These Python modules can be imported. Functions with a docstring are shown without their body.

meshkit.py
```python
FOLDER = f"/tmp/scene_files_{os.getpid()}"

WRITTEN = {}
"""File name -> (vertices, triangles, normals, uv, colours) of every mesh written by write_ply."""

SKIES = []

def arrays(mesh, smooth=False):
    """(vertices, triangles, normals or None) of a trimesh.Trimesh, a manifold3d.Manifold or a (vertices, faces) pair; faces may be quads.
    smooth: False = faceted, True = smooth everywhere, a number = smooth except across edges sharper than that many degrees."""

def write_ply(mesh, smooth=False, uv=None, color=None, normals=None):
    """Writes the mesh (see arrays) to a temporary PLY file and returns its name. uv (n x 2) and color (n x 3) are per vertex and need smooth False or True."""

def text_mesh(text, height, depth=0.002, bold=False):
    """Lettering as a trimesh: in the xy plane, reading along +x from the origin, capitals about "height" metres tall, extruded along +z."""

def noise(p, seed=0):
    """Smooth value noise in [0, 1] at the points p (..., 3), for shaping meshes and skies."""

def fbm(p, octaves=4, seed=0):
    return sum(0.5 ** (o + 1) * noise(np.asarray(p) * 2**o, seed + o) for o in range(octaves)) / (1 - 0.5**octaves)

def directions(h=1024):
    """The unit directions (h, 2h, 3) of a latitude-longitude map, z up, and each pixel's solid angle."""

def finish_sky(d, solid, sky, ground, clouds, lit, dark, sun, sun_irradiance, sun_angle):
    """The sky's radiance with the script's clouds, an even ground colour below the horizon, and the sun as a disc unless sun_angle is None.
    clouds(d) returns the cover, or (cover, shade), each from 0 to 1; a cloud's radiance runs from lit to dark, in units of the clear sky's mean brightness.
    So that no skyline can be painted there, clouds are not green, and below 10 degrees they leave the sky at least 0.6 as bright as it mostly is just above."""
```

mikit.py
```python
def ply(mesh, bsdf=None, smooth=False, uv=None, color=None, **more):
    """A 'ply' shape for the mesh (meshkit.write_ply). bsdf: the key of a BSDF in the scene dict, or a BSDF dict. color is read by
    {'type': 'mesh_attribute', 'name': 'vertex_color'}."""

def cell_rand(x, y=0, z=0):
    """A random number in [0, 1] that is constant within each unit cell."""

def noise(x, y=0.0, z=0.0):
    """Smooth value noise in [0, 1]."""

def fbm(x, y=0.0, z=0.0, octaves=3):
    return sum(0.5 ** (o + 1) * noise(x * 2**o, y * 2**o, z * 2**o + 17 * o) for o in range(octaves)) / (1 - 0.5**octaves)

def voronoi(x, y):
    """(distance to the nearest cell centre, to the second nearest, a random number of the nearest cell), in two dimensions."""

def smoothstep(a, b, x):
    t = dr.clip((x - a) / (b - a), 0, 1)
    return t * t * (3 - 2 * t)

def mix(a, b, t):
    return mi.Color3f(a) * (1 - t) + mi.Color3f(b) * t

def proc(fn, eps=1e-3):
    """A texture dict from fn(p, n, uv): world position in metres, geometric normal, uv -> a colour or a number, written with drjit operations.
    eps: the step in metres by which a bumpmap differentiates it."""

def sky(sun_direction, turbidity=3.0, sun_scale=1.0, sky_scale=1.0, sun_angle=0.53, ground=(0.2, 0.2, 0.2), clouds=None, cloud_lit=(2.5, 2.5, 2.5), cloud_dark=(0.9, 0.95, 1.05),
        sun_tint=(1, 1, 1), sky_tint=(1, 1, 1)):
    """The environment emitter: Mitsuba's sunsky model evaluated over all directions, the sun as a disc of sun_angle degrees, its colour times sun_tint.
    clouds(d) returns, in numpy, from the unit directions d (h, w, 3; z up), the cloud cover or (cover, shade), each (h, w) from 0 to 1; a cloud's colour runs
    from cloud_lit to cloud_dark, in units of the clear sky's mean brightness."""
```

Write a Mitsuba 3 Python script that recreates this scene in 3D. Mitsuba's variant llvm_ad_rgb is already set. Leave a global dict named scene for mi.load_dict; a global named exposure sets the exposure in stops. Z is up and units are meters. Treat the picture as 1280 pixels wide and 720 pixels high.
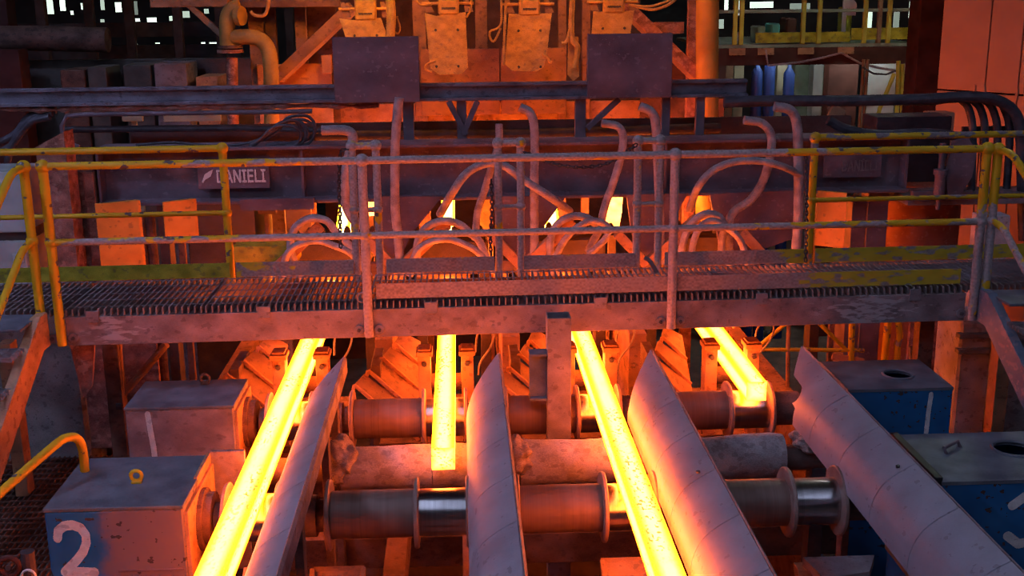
import math, random
import numpy as np, trimesh, mitsuba as mi, mikit, meshkit
import drjit as dr
from mikit import noise, fbm, smoothstep, mix, cell_rand
from shapely.geometry import LineString, Polygon

random.seed(7); rng = np.random.default_rng(7)
scene, labels = {'type': 'scene'}, {}
Tr = mi.ScalarTransform4f

# ---------------------------------------------------------------- camera, light, exposure
exposure = 0.0
PITCH, YAW, ROLL = math.radians(14.42), math.radians(2.51), math.radians(-0.583)
_F = np.array([math.sin(YAW)*math.cos(PITCH), math.cos(YAW)*math.cos(PITCH), -math.sin(PITCH)])
_R = np.array([math.cos(YAW), -math.sin(YAW), 0.0]); _U = np.cross(_R, _F)
_U = _U*math.cos(ROLL) - _R*math.sin(ROLL)
EYE = np.array([0.0, 0.0, 3.95])
scene['camera'] = {'type': 'perspective', 'fov': math.degrees(2*math.atan(640/1437.0)), 'fov_axis': 'x', 'near_clip': 0.05, 'far_clip': 200,
                   'to_world': Tr().look_at(origin=EYE.tolist(), target=(EYE+_F).tolist(), up=_U.tolist())}
HOT = 25.0             # radiance of the glowing steel
ROOFLIGHT = 2.7       # cool light from the unseen roof strips
HIGHBAY = 185.0         # unseen high-bay lamps that light the roller table and rear platform
SODIUM = 105.0          # unseen warm floodlights, placed to light the heat shields
TUBE = 30.0            # unseen tubes, placed to light what stands under the rear platform
WINDOW = 1.6           # daylight in the far wall's windows

# ---------------------------------------------------------------- materials
def rgb(*c): return {'type': 'rgb', 'value': list(c)}
def mat(name, base, rough=0.6, metal=0.0, bump=None, scale=0.002, spec=0.4, **kw):
    b = {'type': 'principled', 'base_color': mikit.proc(base) if callable(base) else rgb(*base), 'metallic': metal, 'specular': spec,
         'roughness': mikit.proc(rough) if callable(rough) else rough, **kw}
    if bump is not None: b = {'type': 'bumpmap', 'arbitrary': mikit.proc(bump, eps=0.003), 'scale': scale, 'nested': b} if False else {'type': 'bumpmap', 'tex': mikit.proc(bump, eps=0.003), 'scale': scale, 'nested': b}
    scene[name] = {'type': 'twosided', 'nested': b}

def grainy(lo, hi, f=9.0, k=0.25, spots=None, sp_t=0.66):
    lo, hi = tuple(lo), tuple(hi)
    def fn(p, n, uv):
        a = fbm(p.x*f, p.y*f, p.z*f, 4)
        g = noise(p.x*160, p.y*160, p.z*160)
        c = mix(lo, hi, dr.clip((a-0.25)*1.9 + (g-0.5)*k, 0, 1))
        if spots is not None:
            s = smoothstep(sp_t-0.03, sp_t+0.03, fbm(p.x*23+5, p.y*23, p.z*23, 3))
            c = mix(c, spots, s*.45)
        return c
    return fn
def rough_bump(f):
    return lambda p, n, uv: fbm(p.x*f, p.y*f, p.z*f, 3)

mat('dusty_steel', grainy((.15, .12, .125), (.30, .245, .255), 7, .35, (.09, .06, .055), .68), .62, bump=rough_bump(60), scale=.0012)
mat('rusty_steel', grainy((.07, .04, .03), (.20, .11, .08), 6, .4, (.05, .03, .03), .64), .7, bump=rough_bump(45), scale=.002)
mat('rust_column', grainy((.17, .075, .055), (.47, .22, .17), 11, .6, (.55, .33, .27), .63), .8, bump=rough_bump(50), scale=.004)
mat('purple_steel', grainy((.12, .085, .10), (.23, .165, .19), 5, .3, (.30, .24, .26), .72), .55, bump=rough_bump(40), scale=.001)
mat('dark_steel', grainy((.035, .03, .035), (.09, .075, .085), 6, .3), .5)
mat('black_rubber', (.018, .017, .02), .55)
mat('hose_grey', grainy((.24, .20, .21), (.50, .43, .43), 14, .5), .6)
mat('hose_dark', grainy((.05, .045, .055), (.11, .10, .12), 9, .3), .5)
mat('guide_plate', grainy((.26, .235, .27), (.37, .335, .38), 4, .25, (.18, .14, .15), .73), .5, bump=rough_bump(25), scale=.0008)
def yellow_fn(p, n, uv):
    c = mix((.62, .34, .012), (.80, .50, .02), fbm(p.x*8, p.y*8, p.z*8, 3))
    worn = smoothstep(.66, .70, fbm(p.x*17, p.y*17+3, p.z*17, 4))
    return mix(c, (.16, .11, .10), worn)
mat('yellow_paint', yellow_fn, .42)
def burnt_fn(p, n, uv):                                   # handrails whose paint has burnt off over the strands
    c = yellow_fn(p, n, uv)
    span = smoothstep(-2.1, -0.9, p.x) * (1 - smoothstep(1.9, 3.0, p.x))
    low = 1 - smoothstep(2.2, 2.35, p.z)                  # knee rails and post feet are scuffed grey
    patch = fbm(p.x*9+2, p.y*9, p.z*9, 4)
    bare = smoothstep(.50, .58, patch + .42*dr.maximum(span, low*.9) - .18)
    return mix(c, mix((.28, .22, .215), (.50, .41, .40), noise(p.x*70, p.y*70, p.z*70)), bare)
mat('burnt_paint', burnt_fn, .5)
mat('olive_paint', grainy((.26, .22, .015), (.52, .43, .04), 9, .4, (.12, .09, .06), .64), .6)
def toe_fn(p, n, uv):
    c = mix((.42, .30, .02), (.66, .48, .04), fbm(p.x*9, p.y*9, p.z*9, 3))
    span = smoothstep(-2.0, -1.2, p.x) * (1 - smoothstep(2.2, 3.0, p.x))
    bare = smoothstep(.48, .60, fbm(p.x*11+4, p.y*11, p.z*22, 4) + .36*span - .06)
    return mix(c, mix((.22, .17, .165), (.40, .31, .29), noise(p.x*70, p.y*70, p.z*70)), bare)
mat('burnt_toe', toe_fn, .6)
def right_fn(p, n, uv):
    c = yellow_fn(p, n, uv)
    return mix(c, mix((.20, .16, .17), (.32, .26, .27), noise(p.x*70, p.y*70, p.z*70)), smoothstep(.56, .62, fbm(p.x*7+9, p.y*7, p.z*10, 4)))
mat('yellow_right', right_fn, .45)
_dusty = grainy((.17, .125, .125), (.33, .255, .26), 7, .35, (.09, .06, .055), .68)
def beam_fn(p, n, uv):                                    # two rubbed pale patches near the ends of the walkway beam
    c = _dusty(p, n, uv)
    near = dr.maximum(1-dr.abs(p.x+2.55)/.42, 1-dr.abs(p.x-3.1)/.75)
    rub = smoothstep(.78, .92, fbm(p.x*9, p.y*9, p.z*26, 4) + .42*dr.maximum(near, 0) - .02)
    return mix(c, (.50, .43, .43), rub*.8)
mat('beam_steel', beam_fn, .6, bump=rough_bump(60), scale=.0012)
mat('plate_lit_orange', grainy((.66, .27, .045), (.85, .40, .08), 6, .3, (.30, .13, .06), .7), .6)  # glow of the strands put into the base colour of the lit plates
mat('rail_steel', grainy((.17, .15, .18), (.30, .27, .32), 8, .5, (.07, .05, .06), .66), .38, metal=.3)
mat('tank_red', grainy((.36, .13, .08), (.52, .22, .14), 5, .3, (.60, .38, .30), .68), .6)
mat('orange_pipe', grainy((.50, .26, .05), (.62, .34, .08), 5, .3), .5)
mat('crook_paint', grainy((.26, .17, .05), (.42, .28, .08), 6, .4), .6)
mat('bulkhead', grainy((.10, .045, .03), (.20, .09, .05), 4, .4), .8)
mat('dimmed_grey', grainy((.08, .07, .06), (.16, .14, .12), 5, .4), .8)  # base colour darkened to stand for the dimness of the upper left
mat('beige', grainy((.36, .31, .22), (.50, .43, .32), 5, .4), .7)
mat('grating_steel', grainy((.16, .125, .13), (.27, .22, .225), 5, .2), .55)
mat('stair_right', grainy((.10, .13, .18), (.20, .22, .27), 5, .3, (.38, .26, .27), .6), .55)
mat('pier_wash', grainy((.38, .36, .36), (.60, .57, .56), 7, .5, (.10, .085, .08), .68), .85)
def blue_fn(p, n, uv):
    blue = mix((.012, .10, .27), (.035, .17, .37), fbm(p.x*6, p.y*6, p.z*6, 3))
    q = fbm(p.x*7+1.7, p.y*7, p.z*7, 4)*.6 + smoothstep(-2.28, -1.88, p.x)*smoothstep(1.0, 0.0, p.x)*.75      # paint scorched brown on the side of the strands
    dust = smoothstep(.50, .82, q) * .92
    c = mix(blue, (.21, .15, .15), dust)
    chip = smoothstep(.70, .72, fbm(p.x*26, p.y*26, p.z*26+9, 3))
    return mix(c, (.07, .05, .05), chip)
mat('blue_paint', blue_fn, .45)
mat('box_lid', grainy((.085, .092, .115), (.16, .17, .20), 8, .4, (.13, .11, .12), .71), .6, bump=rough_bump(50), scale=.001)
mat('white_paint', grainy((.60, .57, .56), (.80, .77, .75), 20, .5, (.30, .26, .27), .66), .6)
def turned(lo, hi):
    def fn(p, n, uv):
        r = noise(p.x*420, 0, 0)*.5 + noise(p.x*60, 3, 0)*.5
        return mix(lo, hi, dr.clip(r + (fbm(p.x*7, p.y*7, p.z*7, 3)-.5)*.8, 0, 1))
    return fn
mat('roll_sleeve', turned((.20, .115, .09), (.27, .16, .125)), .5, metal=.25)
mat('roll_tread', turned((.42, .38, .37), (.62, .58, .57)), .24, metal=1.0)
mat('roll_shaft', grainy((.10, .06, .05), (.19, .12, .10), 12, .5), .6)
mat('disc_steel', grainy((.26, .16, .13), (.40, .26, .22), 10, .4), .5, metal=.2)
mat('lagging', grainy((.24, .21, .21), (.44, .39, .38), 9, .7, (.16, .12, .11), .62), .85, bump=rough_bump(38), scale=.006)
mat('slag_crust', grainy((.16, .12, .11), (.42, .34, .31), 18, .6), .9, bump=rough_bump(50), scale=.008)
mat('concrete', grainy((.16, .16, .16), (.33, .32, .31), 5, .5, (.07, .06, .06), .64), .9)
mat('cabin_sheet', grainy((.40, .215, .135), (.48, .26, .165), 3, .25), .5)
mat('shield_paint', grainy((.44, .22, .06), (.68, .38, .11), 13, .6, (.30, .17, .10), .66), .6, bump=rough_bump(30), scale=.003)
mat('orange_lit_steel', grainy((.34, .17, .09), (.56, .30, .16), 7, .4, (.16, .08, .05), .69), .6)  # orange base also carries the billet light on lit faces and edges
mat('machine_brown', grainy((.19, .10, .06), (.34, .19, .11), 6, .4, (.08, .05, .04), .66), .65)
mat('shade_dark_steel', grainy((.06, .045, .042), (.13, .095, .085), 4, .4), .8)  # dark base colour stands in for shade in gaps and background
mat('pit_floor', grainy((.07, .055, .05), (.15, .11, .095), 3, .4), .9)
mat('hall_sheet', grainy((.05, .045, .045), (.09, .08, .08), 1.5, .2), .8)
mat('far_red', grainy((.05, .014, .011), (.09, .026, .02), 5, .3), .7)
mat('far_green', grainy((.17, .22, .17), (.30, .36, .29), 4, .3), .7)
mat('far_white', grainy((.55, .58, .60), (.72, .75, .76), 4, .2), .6)
mat('far_yellow', grainy((.45, .40, .05), (.62, .56, .10), 6, .3), .6)
mat('far_blue', (.012, .03, .14), .5)
mat('teal', (.10, .34, .32), .5)
mat('cabinet_grey', grainy((.42, .44, .44), (.54, .55, .55), 4, .2), .5)
mat('letter_white', (.75, .70, .68), .6)
mat('lamp_body', (.20, .20, .21), .5)

def hot_fn(p, n, uv):                                     # cooler at the corners, with darker flecks of scale
    d = dr.minimum(uv.x, 1-uv.x)
    core = smoothstep(.04, .40, d)
    n1 = fbm(p.x*30, p.y*6, p.z*30, 4)
    core = dr.clip(core*(.55 + .9*n1), 0, 1)
    c = mix((.75, .080, .0010), (1.0, .150, .026), core)
    fleck = smoothstep(.57, .63, fbm(p.x*85, p.y*45, p.z*85+4, 3)) * smoothstep(.38, .60, noise(p.x*9, p.y*2.2, p.z*9))
    upstream = smoothstep(9.9, 12.5, p.y)                 # the strand is hotter nearer the mould
    return mix(c, (.10, .012, .0005), fleck*.93) * (HOT * (1 + 2.6*upstream))
def even_hot(p, n, uv):
    c = mix((.75, .088, .0015), (1.0, .15, .03), fbm(p.x*14, p.y*14, p.z*14, 3))
    return c * HOT
mat('hot_steel', (.15, .10, .08), .8)

# ---------------------------------------------------------------- geometry helpers
_hull = trimesh.convex.convex_hull(np.array([[sx*(1-(.1 if a != 0 else 0)), sy*(1-(.1 if a != 1 else 0)), sz*(1-(.1 if a != 2 else 0))]
        for a in range(3) for sx in (-1, 1) for sy in (-1, 1) for sz in (-1, 1)]))
_HV, _HF = np.array(_hull.vertices), np.array(_hull.faces)
_HS, _HC = np.sign(_HV), (np.abs(_HV) < .95)
_BV = np.array([[sx, sy, sz] for sx in (-1, 1) for sy in (-1, 1) for sz in (-1, 1)], float)
_BF = np.array(trimesh.creation.box().faces)
_BV = np.sign(np.array(trimesh.creation.box().vertices))
V3 = lambda *a: np.array(a, float)
def unit(v): v = np.asarray(v, float); return v/np.linalg.norm(v)

class G:
    """Collects shapes for one mesh."""
    def __init__(s): s.v, s.f, s.n = [], [], 0
    def add(s, v, f):
        s.v.append(np.asarray(v, float)); s.f.append(np.asarray(f, int)+s.n); s.n += len(v); return s
    def box(s, c, d, R=None, b=.004):
        h = np.asarray(d, float)/2
        b = min(b, .35*h.min())
        v = _HS*h - _HS*_HC*b if b > 0 else _BV*h
        f = _HF if b > 0 else _BF
        if R is not None: v = v @ np.asarray(R).T
        return s.add(v+np.asarray(c, float), f)
    def bx(s, x0, x1, y0, y1, z0, z1, b=.004): return s.box(((x0+x1)/2, (y0+y1)/2, (z0+z1)/2), (abs(x1-x0), abs(y1-y0), abs(z1-z0)), None, b)
    def bar(s, p, q, w, h, up=(0, 0, 1), b=.004):
        p, q = V3(*p), V3(*q); t = unit(q-p); a = np.cross(t, up); a = unit(a) if np.linalg.norm(a) > 1e-6 else V3(1, 0, 0); u = np.cross(a, t)
        return s.box((p+q)/2, (np.linalg.norm(q-p), w, h), np.stack([t, a, u], 1), b)
    def tube(s, pts, r, n=10, spline=0, caps=True):
        p = np.asarray(pts, float)
        if spline: p = smooth_path(p, spline)
        t = np.gradient(p, axis=0); t /= np.linalg.norm(t, axis=1, keepdims=True)+1e-12
        a = np.cross(t[0], (0, 0, 1) if abs(t[0][2]) < .9 else (1, 0, 0)); a = unit(a); A_ = []
        for k in range(len(p)):
            a = a - t[k]*(a@t[k]); a = unit(a); A_.append(a)
        A_ = np.array(A_); B_ = np.cross(t, A_); th = np.arange(n)*2*np.pi/n
        rr = np.broadcast_to(r, (len(p),))
        v = (p[:, None]+rr[:, None, None]*(np.cos(th)[None, :, None]*A_[:, None]+np.sin(th)[None, :, None]*B_[:, None])).reshape(-1, 3)
        i, j = np.meshgrid(np.arange(len(p)-1), np.arange(n), indexing='ij'); i, j = i.ravel(), j.ravel(); k = (j+1) % n
        f = np.vstack([np.stack([i*n+j, i*n+k, (i+1)*n+k], 1), np.stack([i*n+j, (i+1)*n+k, (i+1)*n+j], 1)])
        if caps:
            m = len(v); v = np.vstack([v, p[:1], p[-1:]]); e = (len(p)-1)*n
            f = np.vstack([f, [[m, (q+1) % n, q] for q in range(n)], [[m+1, e+q, e+(q+1) % n] for q in range(n)]])
        return s.add(v, f)
    def cyl(s, p, q, r, n=24): return s.tube([p, q], r, n)
    def lathe(s, p, axis, prof, n=32):
        """prof: list of (distance along axis, radius)."""
        t = unit(axis); a = unit(np.cross(t, (0, 0, 1) if abs(t[2]) < .9 else (1, 0, 0))); b = np.cross(t, a)
        th = np.arange(n)*2*np.pi/n; ring = np.cos(th)[:, None]*a+np.sin(th)[:, None]*b
        v = np.vstack([V3(*p)+t*d+ring*max(r, 1e-4) for d, r in prof]); L = len(prof)
        i, j = np.meshgrid(np.arange(L-1), np.arange(n), indexing='ij'); i, j = i.ravel(), j.ravel(); k = (j+1) % n
        f = np.vstack([np.stack([i*n+j, i*n+k, (i+1)*n+k], 1), np.stack([i*n+j, (i+1)*n+k, (i+1)*n+j], 1)])
        m = len(v); v = np.vstack([v, V3(*p)+t*prof[0][0], V3(*p)+t*prof[-1][0]]); e = (L-1)*n
        f = np.vstack([f, [[m, (q+1) % n, q] for q in range(n)], [[m+1, e+q, e+(q+1) % n] for q in range(n)]])
        return s.add(v, f)
    def poly(s, pts, o, u, v, t):
        """Extrudes the polygon pts (in the axes u, v from o) by the vector t."""
        pg = pts if hasattr(pts, 'exterior') else Polygon(pts)
        m = trimesh.creation.extrude_polygon(pg.buffer(0), 1.0, engine='earcut')
        w = np.array(m.vertices); u, v, t = V3(*u), V3(*v), V3(*t)
        W = V3(*o)+w[:, :1]*u+w[:, 1:2]*v+w[:, 2:]*t
        f = np.array(m.faces)
        if np.dot(np.cross(u, v), t) < 0: f = f[:, ::-1]
        return s.add(W, f)
    def mesh(s): return trimesh.Trimesh(np.vstack(s.v), np.vstack(s.f), process=False)

def smooth_path(p, k=6):
    """Catmull-Rom through the points."""
    p = np.asarray(p, float); q = np.vstack([2*p[0]-p[1], p, 2*p[-1]-p[-2]]); out = []
    for i in range(1, len(q)-2):
        for t in np.linspace(0, 1, k, endpoint=False):
            a, b, c, d = q[i-1], q[i], q[i+1], q[i+2]
            out.append(.5*((2*b)+(c-a)*t+(2*a-5*b+4*c-d)*t*t+(3*b-a-3*c+d)*t**3))
    return np.array(out+[p[-1]])

_used = {}
def numbered(base):
    k = _used.get(base, -1)+1; _used[base] = k
    return base if k == 0 else f'{base}_{k:03d}'
def thing(name, label, cat, group=None):
    key = numbered(name); labels[key] = {'label': label, 'category': cat}
    if group: labels[key]['group'] = group
    return key
def part(parent, name, g, m, smooth=30, label=None, kind=None, **kw):
    key = numbered(parent+'__'+name)
    scene[key] = mikit.ply(g.mesh() if isinstance(g, G) else g, m, smooth=smooth, **kw)
    e = {}
    if label: e['label'] = label
    if kind: e['kind'] = kind
    if e: labels[key] = e
    return key
def single(name, g, m, label, cat, group=None, smooth=30, kind=None, **kw):
    key = thing(name, label, cat, group)
    scene[key] = mikit.ply(g.mesh() if isinstance(g, G) else g, m, smooth=smooth, **kw)
    if kind: labels[key]['kind'] = kind
    return key
def struct(name, g, m, **kw):
    key = numbered(name); labels[key] = {'kind': 'structure'}
    scene[key] = mikit.ply(g.mesh() if isinstance(g, G) else g, m, smooth=False, **kw); return key
def copy_of(key, src, tw):
    for k in [k for k in scene if k.startswith(src+'__')]:
        scene[key+k[len(src):]] = {**scene[k], 'to_world': tw}
        if k in labels: labels[key+k[len(src):]] = dict(labels[k])

X, Y, Z = V3(1, 0, 0), V3(0, 1, 0), V3(0, 0, 1)
STR = [-1.30, -0.15, 1.00, 2.15]                           # the four casting strands, X of each

# ================================================================ the hall
struct('floor', G().bx(-16, 18, -10, 30, -1.7, -1.5, 0), 'pit_floor')
struct('ceiling', G().bx(-16, 18, -10, 30, 12, 12.2, 0), 'hall_sheet')
struct('wall_left', G().bx(-16.2, -16, -10, 30, -1.7, 12, 0), 'hall_sheet')
struct('wall_right', G().bx(18, 18.2, -10, 30, -1.7, 12, 0), 'hall_sheet')
struct('wall_back', G().bx(-16, 18, 30, 30.2, -1.7, 12, 0), 'hall_sheet')
struct('wall_front', G().bx(-16, 18, -10.2, -10, -1.7, 12, 0), 'hall_sheet')
def quad(x0, x1, y0, y1, z, down=True):
    v = np.array([[x0, y0, z], [x1, y0, z], [x1, y1, z], [x0, y1, z]]); f = np.array([[0, 2, 1], [0, 3, 2]])
    return trimesh.Trimesh(v, f if down else f[:, ::-1], process=False)
for x in (-9.0, -1.5, 8.0):                                # unseen roof strips, placed for the cool light from above
    k = struct('unseen_roof_window', quad(x-.8, x+.8, -8, 5, 11.98), 'far_white'); scene[k]['emitter'] = {'type': 'area', 'radiance': rgb(.62*ROOFLIGHT, .74*ROOFLIGHT, 1.15*ROOFLIGHT)}
def highbay(x, y, z, col, power, lab, rad=.28):  # lamps out of view, placed for the cool light on table and platform
    t = thing('unseen_highbay_lamp', lab, 'lamp', None)
    part(t, 'reflector', G().lathe((x, y, z), (0, 0, 1), [(0, rad+.02), (.02, rad+.04), (.25, rad*.7), (.42, .1), (.5, .1)]), 'lamp_body')
    part(t, 'rod', G().cyl((x, y, z+.5), (x, y, 12), .02, 8), 'lamp_body')
    v = G().lathe((x, y, z-.03), (0, 0, 1), [(0, rad), (.02, rad)], 24)
    k = part(t, 'lens', v, 'far_white'); scene[k]['emitter'] = {'type': 'area', 'radiance': rgb(*(c*power for c in col))}
highbay(-6.2, 6.6, 9.2, (.56, .68, 1.30), HIGHBAY, 'unseen high-bay lamp out of view, lighting the roller table from the left')
highbay(-5.2, 1.2, 6.8, (.62, .72, 1.15), HIGHBAY*.8, 'unseen high-bay lamp out of view, lighting front faces from the near left')
highbay(6.5, 15.4, 8.5, (.80, 1.0, .82), HIGHBAY, 'unseen high-bay lamp out of view, lighting the rear platform')

# far wall: small bright windows seen through the dark steelwork
for (x, y, z), w, h in [((-10.102, 29.9, 3.842), 0.16, 0.61), ((-9.794, 29.9, 3.8), 0.14, 0.37), ((-9.583, 29.9, 3.566), 0.08, 0.10), ((-8.857, 29.9, 3.364), 0.10, 0.08), ((-8.817, 29.9, 3.771), 0.10, 0.29), ((-8.432, 29.9, 3.689), 0.16, 0.24), ((-8.04, 29.9, 3.666), 0.16, 0.33), ((-7.988, 29.9, 3.374), 0.12, 0.08), ((-7.636, 29.9, 3.331), 0.24, 0.20), ((-7.116, 29.9, 3.403), 0.18, 0.12), ((-6.709, 29.9, 3.282), 0.14, 0.06), ((-6.791, 29.9, 3.497), 0.20, 0.16), ((-6.271, 29.9, 3.57), 0.12, 0.12), ((-8.915, 29.9, 2.768), 0.08, 0.04), ((-8.16, 29.9, 2.779), 0.24, 0.04), ((-7.543, 29.9, 2.801), 0.12, 0.04), ((-6.409, 29.9, 2.788), 0.10, 0.05), ((-6.071, 29.9, 2.784), 0.37, 0.05), ((-9.293, 29.9, 3.718), 0.12, 0.16), ((6.854, 29.9, 3.629), 0.10, 0.49), ((7.209, 29.9, 3.507), 0.12, 0.37), ((6.708, 29.9, 3.114), 0.20, 0.24), ((7.763, 29.9, 3.58), 0.61, 0.16), ((8.758, 29.9, 3.53), 0.53, 0.16), ((11.286, 29.9, 3.063), 0.16, 0.61), ((10.554, 29.9, 3.072), 0.20, 0.73), ((11.677, 29.9, 3.42), 0.16, 0.41)]:
    k = struct('window', trimesh.Trimesh(np.array([[x-w/2, y, z-h/2], [x+w/2, y, z-h/2], [x+w/2, y, z+h/2], [x-w/2, y, z+h/2]]), [[0, 1, 2], [0, 2, 3]], process=False), 'far_white')
    dim = WINDOW*rng.uniform(.12, 1.0)                     # random brightness for each window
    scene[k]['emitter'] = {'type': 'area', 'radiance': rgb(.8*dim, 1.0*dim, .82*dim)}

# ================================================================ hot billets on the roller table
def hot_bar(path, w=.15, fn=hot_fn, ends=True):
    """A square glowing bar along the path; four faces with uv across the face, and the cut ends."""
    p = np.asarray(path, float); t = np.gradient(p, axis=0); t /= np.linalg.norm(t, axis=1, keepdims=True)
    a = np.tile(X, (len(p), 1)); u = np.cross(a, t); h = w/2; c = h*.93
    V, F, UV = [], [], []; n = 0
    prof = [((-c, h), (c, h)), ((c, h), (h, c)), ((h, c), (h, -c)), ((h, -c), (c, -h)), ((c, -h), (-c, -h)), ((-c, -h), (-h, -c)), ((-h, -c), (-h, c)), ((-h, c), (-c, h))]
    for k, (q, r) in enumerate(prof):
        for e, (x, z) in enumerate((q, r)):
            V.append(p+a*x+u*z); UV.append(np.stack([np.full(len(p), float(e) if k % 2 == 0 else 0.0), np.linspace(0, 1, len(p))], 1))
        m = len(p); i = np.arange(m-1)
        F += [np.stack([n+i, n+m+i, n+m+i+1], 1), np.stack([n+i, n+m+i+1, n+i+1], 1)]; n += 2*m
    if ends:
        for e, sgn in ((0, -1), (-1, 1)):
            pts = [(-c, h), (c, h), (h, c), (h, -c), (c, -h), (-c, -h), (-h, -c), (-h, c)]
            V.append(np.array([p[e]+a[e]*x+u[e]*z for x, z in pts]+[p[e]+t[e]*sgn*.004])); UV.append(np.array([[.12, 0]]*8+[[.5, 0]]))
            F.append(np.array([[n+8, n+(q+1) % 8, n+q] if sgn < 0 else [n+8, n+q, n+(q+1) % 8] for q in range(8)])); n += 9
    V, F, UV = np.vstack(V), np.vstack(F), np.vstack(UV)
    return trimesh.Trimesh(V, F, process=False), UV
def strand_path(c, y0, bend=10.5, R=5.6, y1=13.05, z=1.075):
    P = [(c, y, z) for y in np.arange(y0, bend, .5)]
    for y in np.arange(bend, y1, .15):
        P.append((c, y, z+R-math.sqrt(R*R-(y-bend)**2)))
    return P
BIL = [(STR[0], 3.2, 'glowing yellow hot billet on the far left, passing the box painted 2'),
       (STR[1], 6.84, 'short glowing hot billet second from the left, its cut end in view'),
       (STR[2], 3.2, 'glowing yellow hot billet just right of the square post'),
       (STR[3], 7.95, 'glowing hot billet on the far right whose end rests on the rear roll')]
for c, y0, lab in BIL:
    m, uv = hot_bar(strand_path(c, y0))
    k = single('hot_billet', m, 'hot_steel', lab, 'steel billet', smooth=False, uv=uv)
    scene[k]['emitter'] = {'type': 'area', 'radiance': mikit.proc(hot_fn)}

# ================================================================ rolls
def roll(Yr, lab):
    t = thing('roller', lab, 'roller'); zr, R = .855, .145
    part(t, 'shaft', G().lathe((-1.535, Yr, zr), X, [(0, .10), (4.2, .10)], 32), 'roll_shaft')
    for c in STR:
        part(t, 'tread', G().lathe((c-.15, Yr, zr), X, [(0, R-.005), (0, R), (.3, R), (.3, R-.005)], 48), 'roll_tread', label='bare polished running surface')
        if c > -1: part(t, 'sleeve', G().lathe((c-.68, Yr, zr), X, [(0, .11), (0, R+.002), (.51, R+.002), (.51, .11)], 48), 'roll_sleeve')
        for d in (-.70, -.165, .15):
            if c < -1 and d < -.5: continue
            part(t, 'flange_disc', G().lathe((c+d-.012, Yr, zr), X, [(0, .1), (0, .21), (.006, .218), (.022, .218), (.028, .21), (.028, .1)], 56), 'disc_steel')
        part(t, 'collar', G().lathe((c+.18, Yr, zr), X, [(0, .1), (0, .128), (.20, .128), (.20, .1)], 32), 'roll_shaft')
    return t
roll(6.53, 'front roller with flange discs, nearest the bottom of the picture')
roll(8.17, 'long rear roller under the footbridge with reddish sleeves between flange discs')

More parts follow.
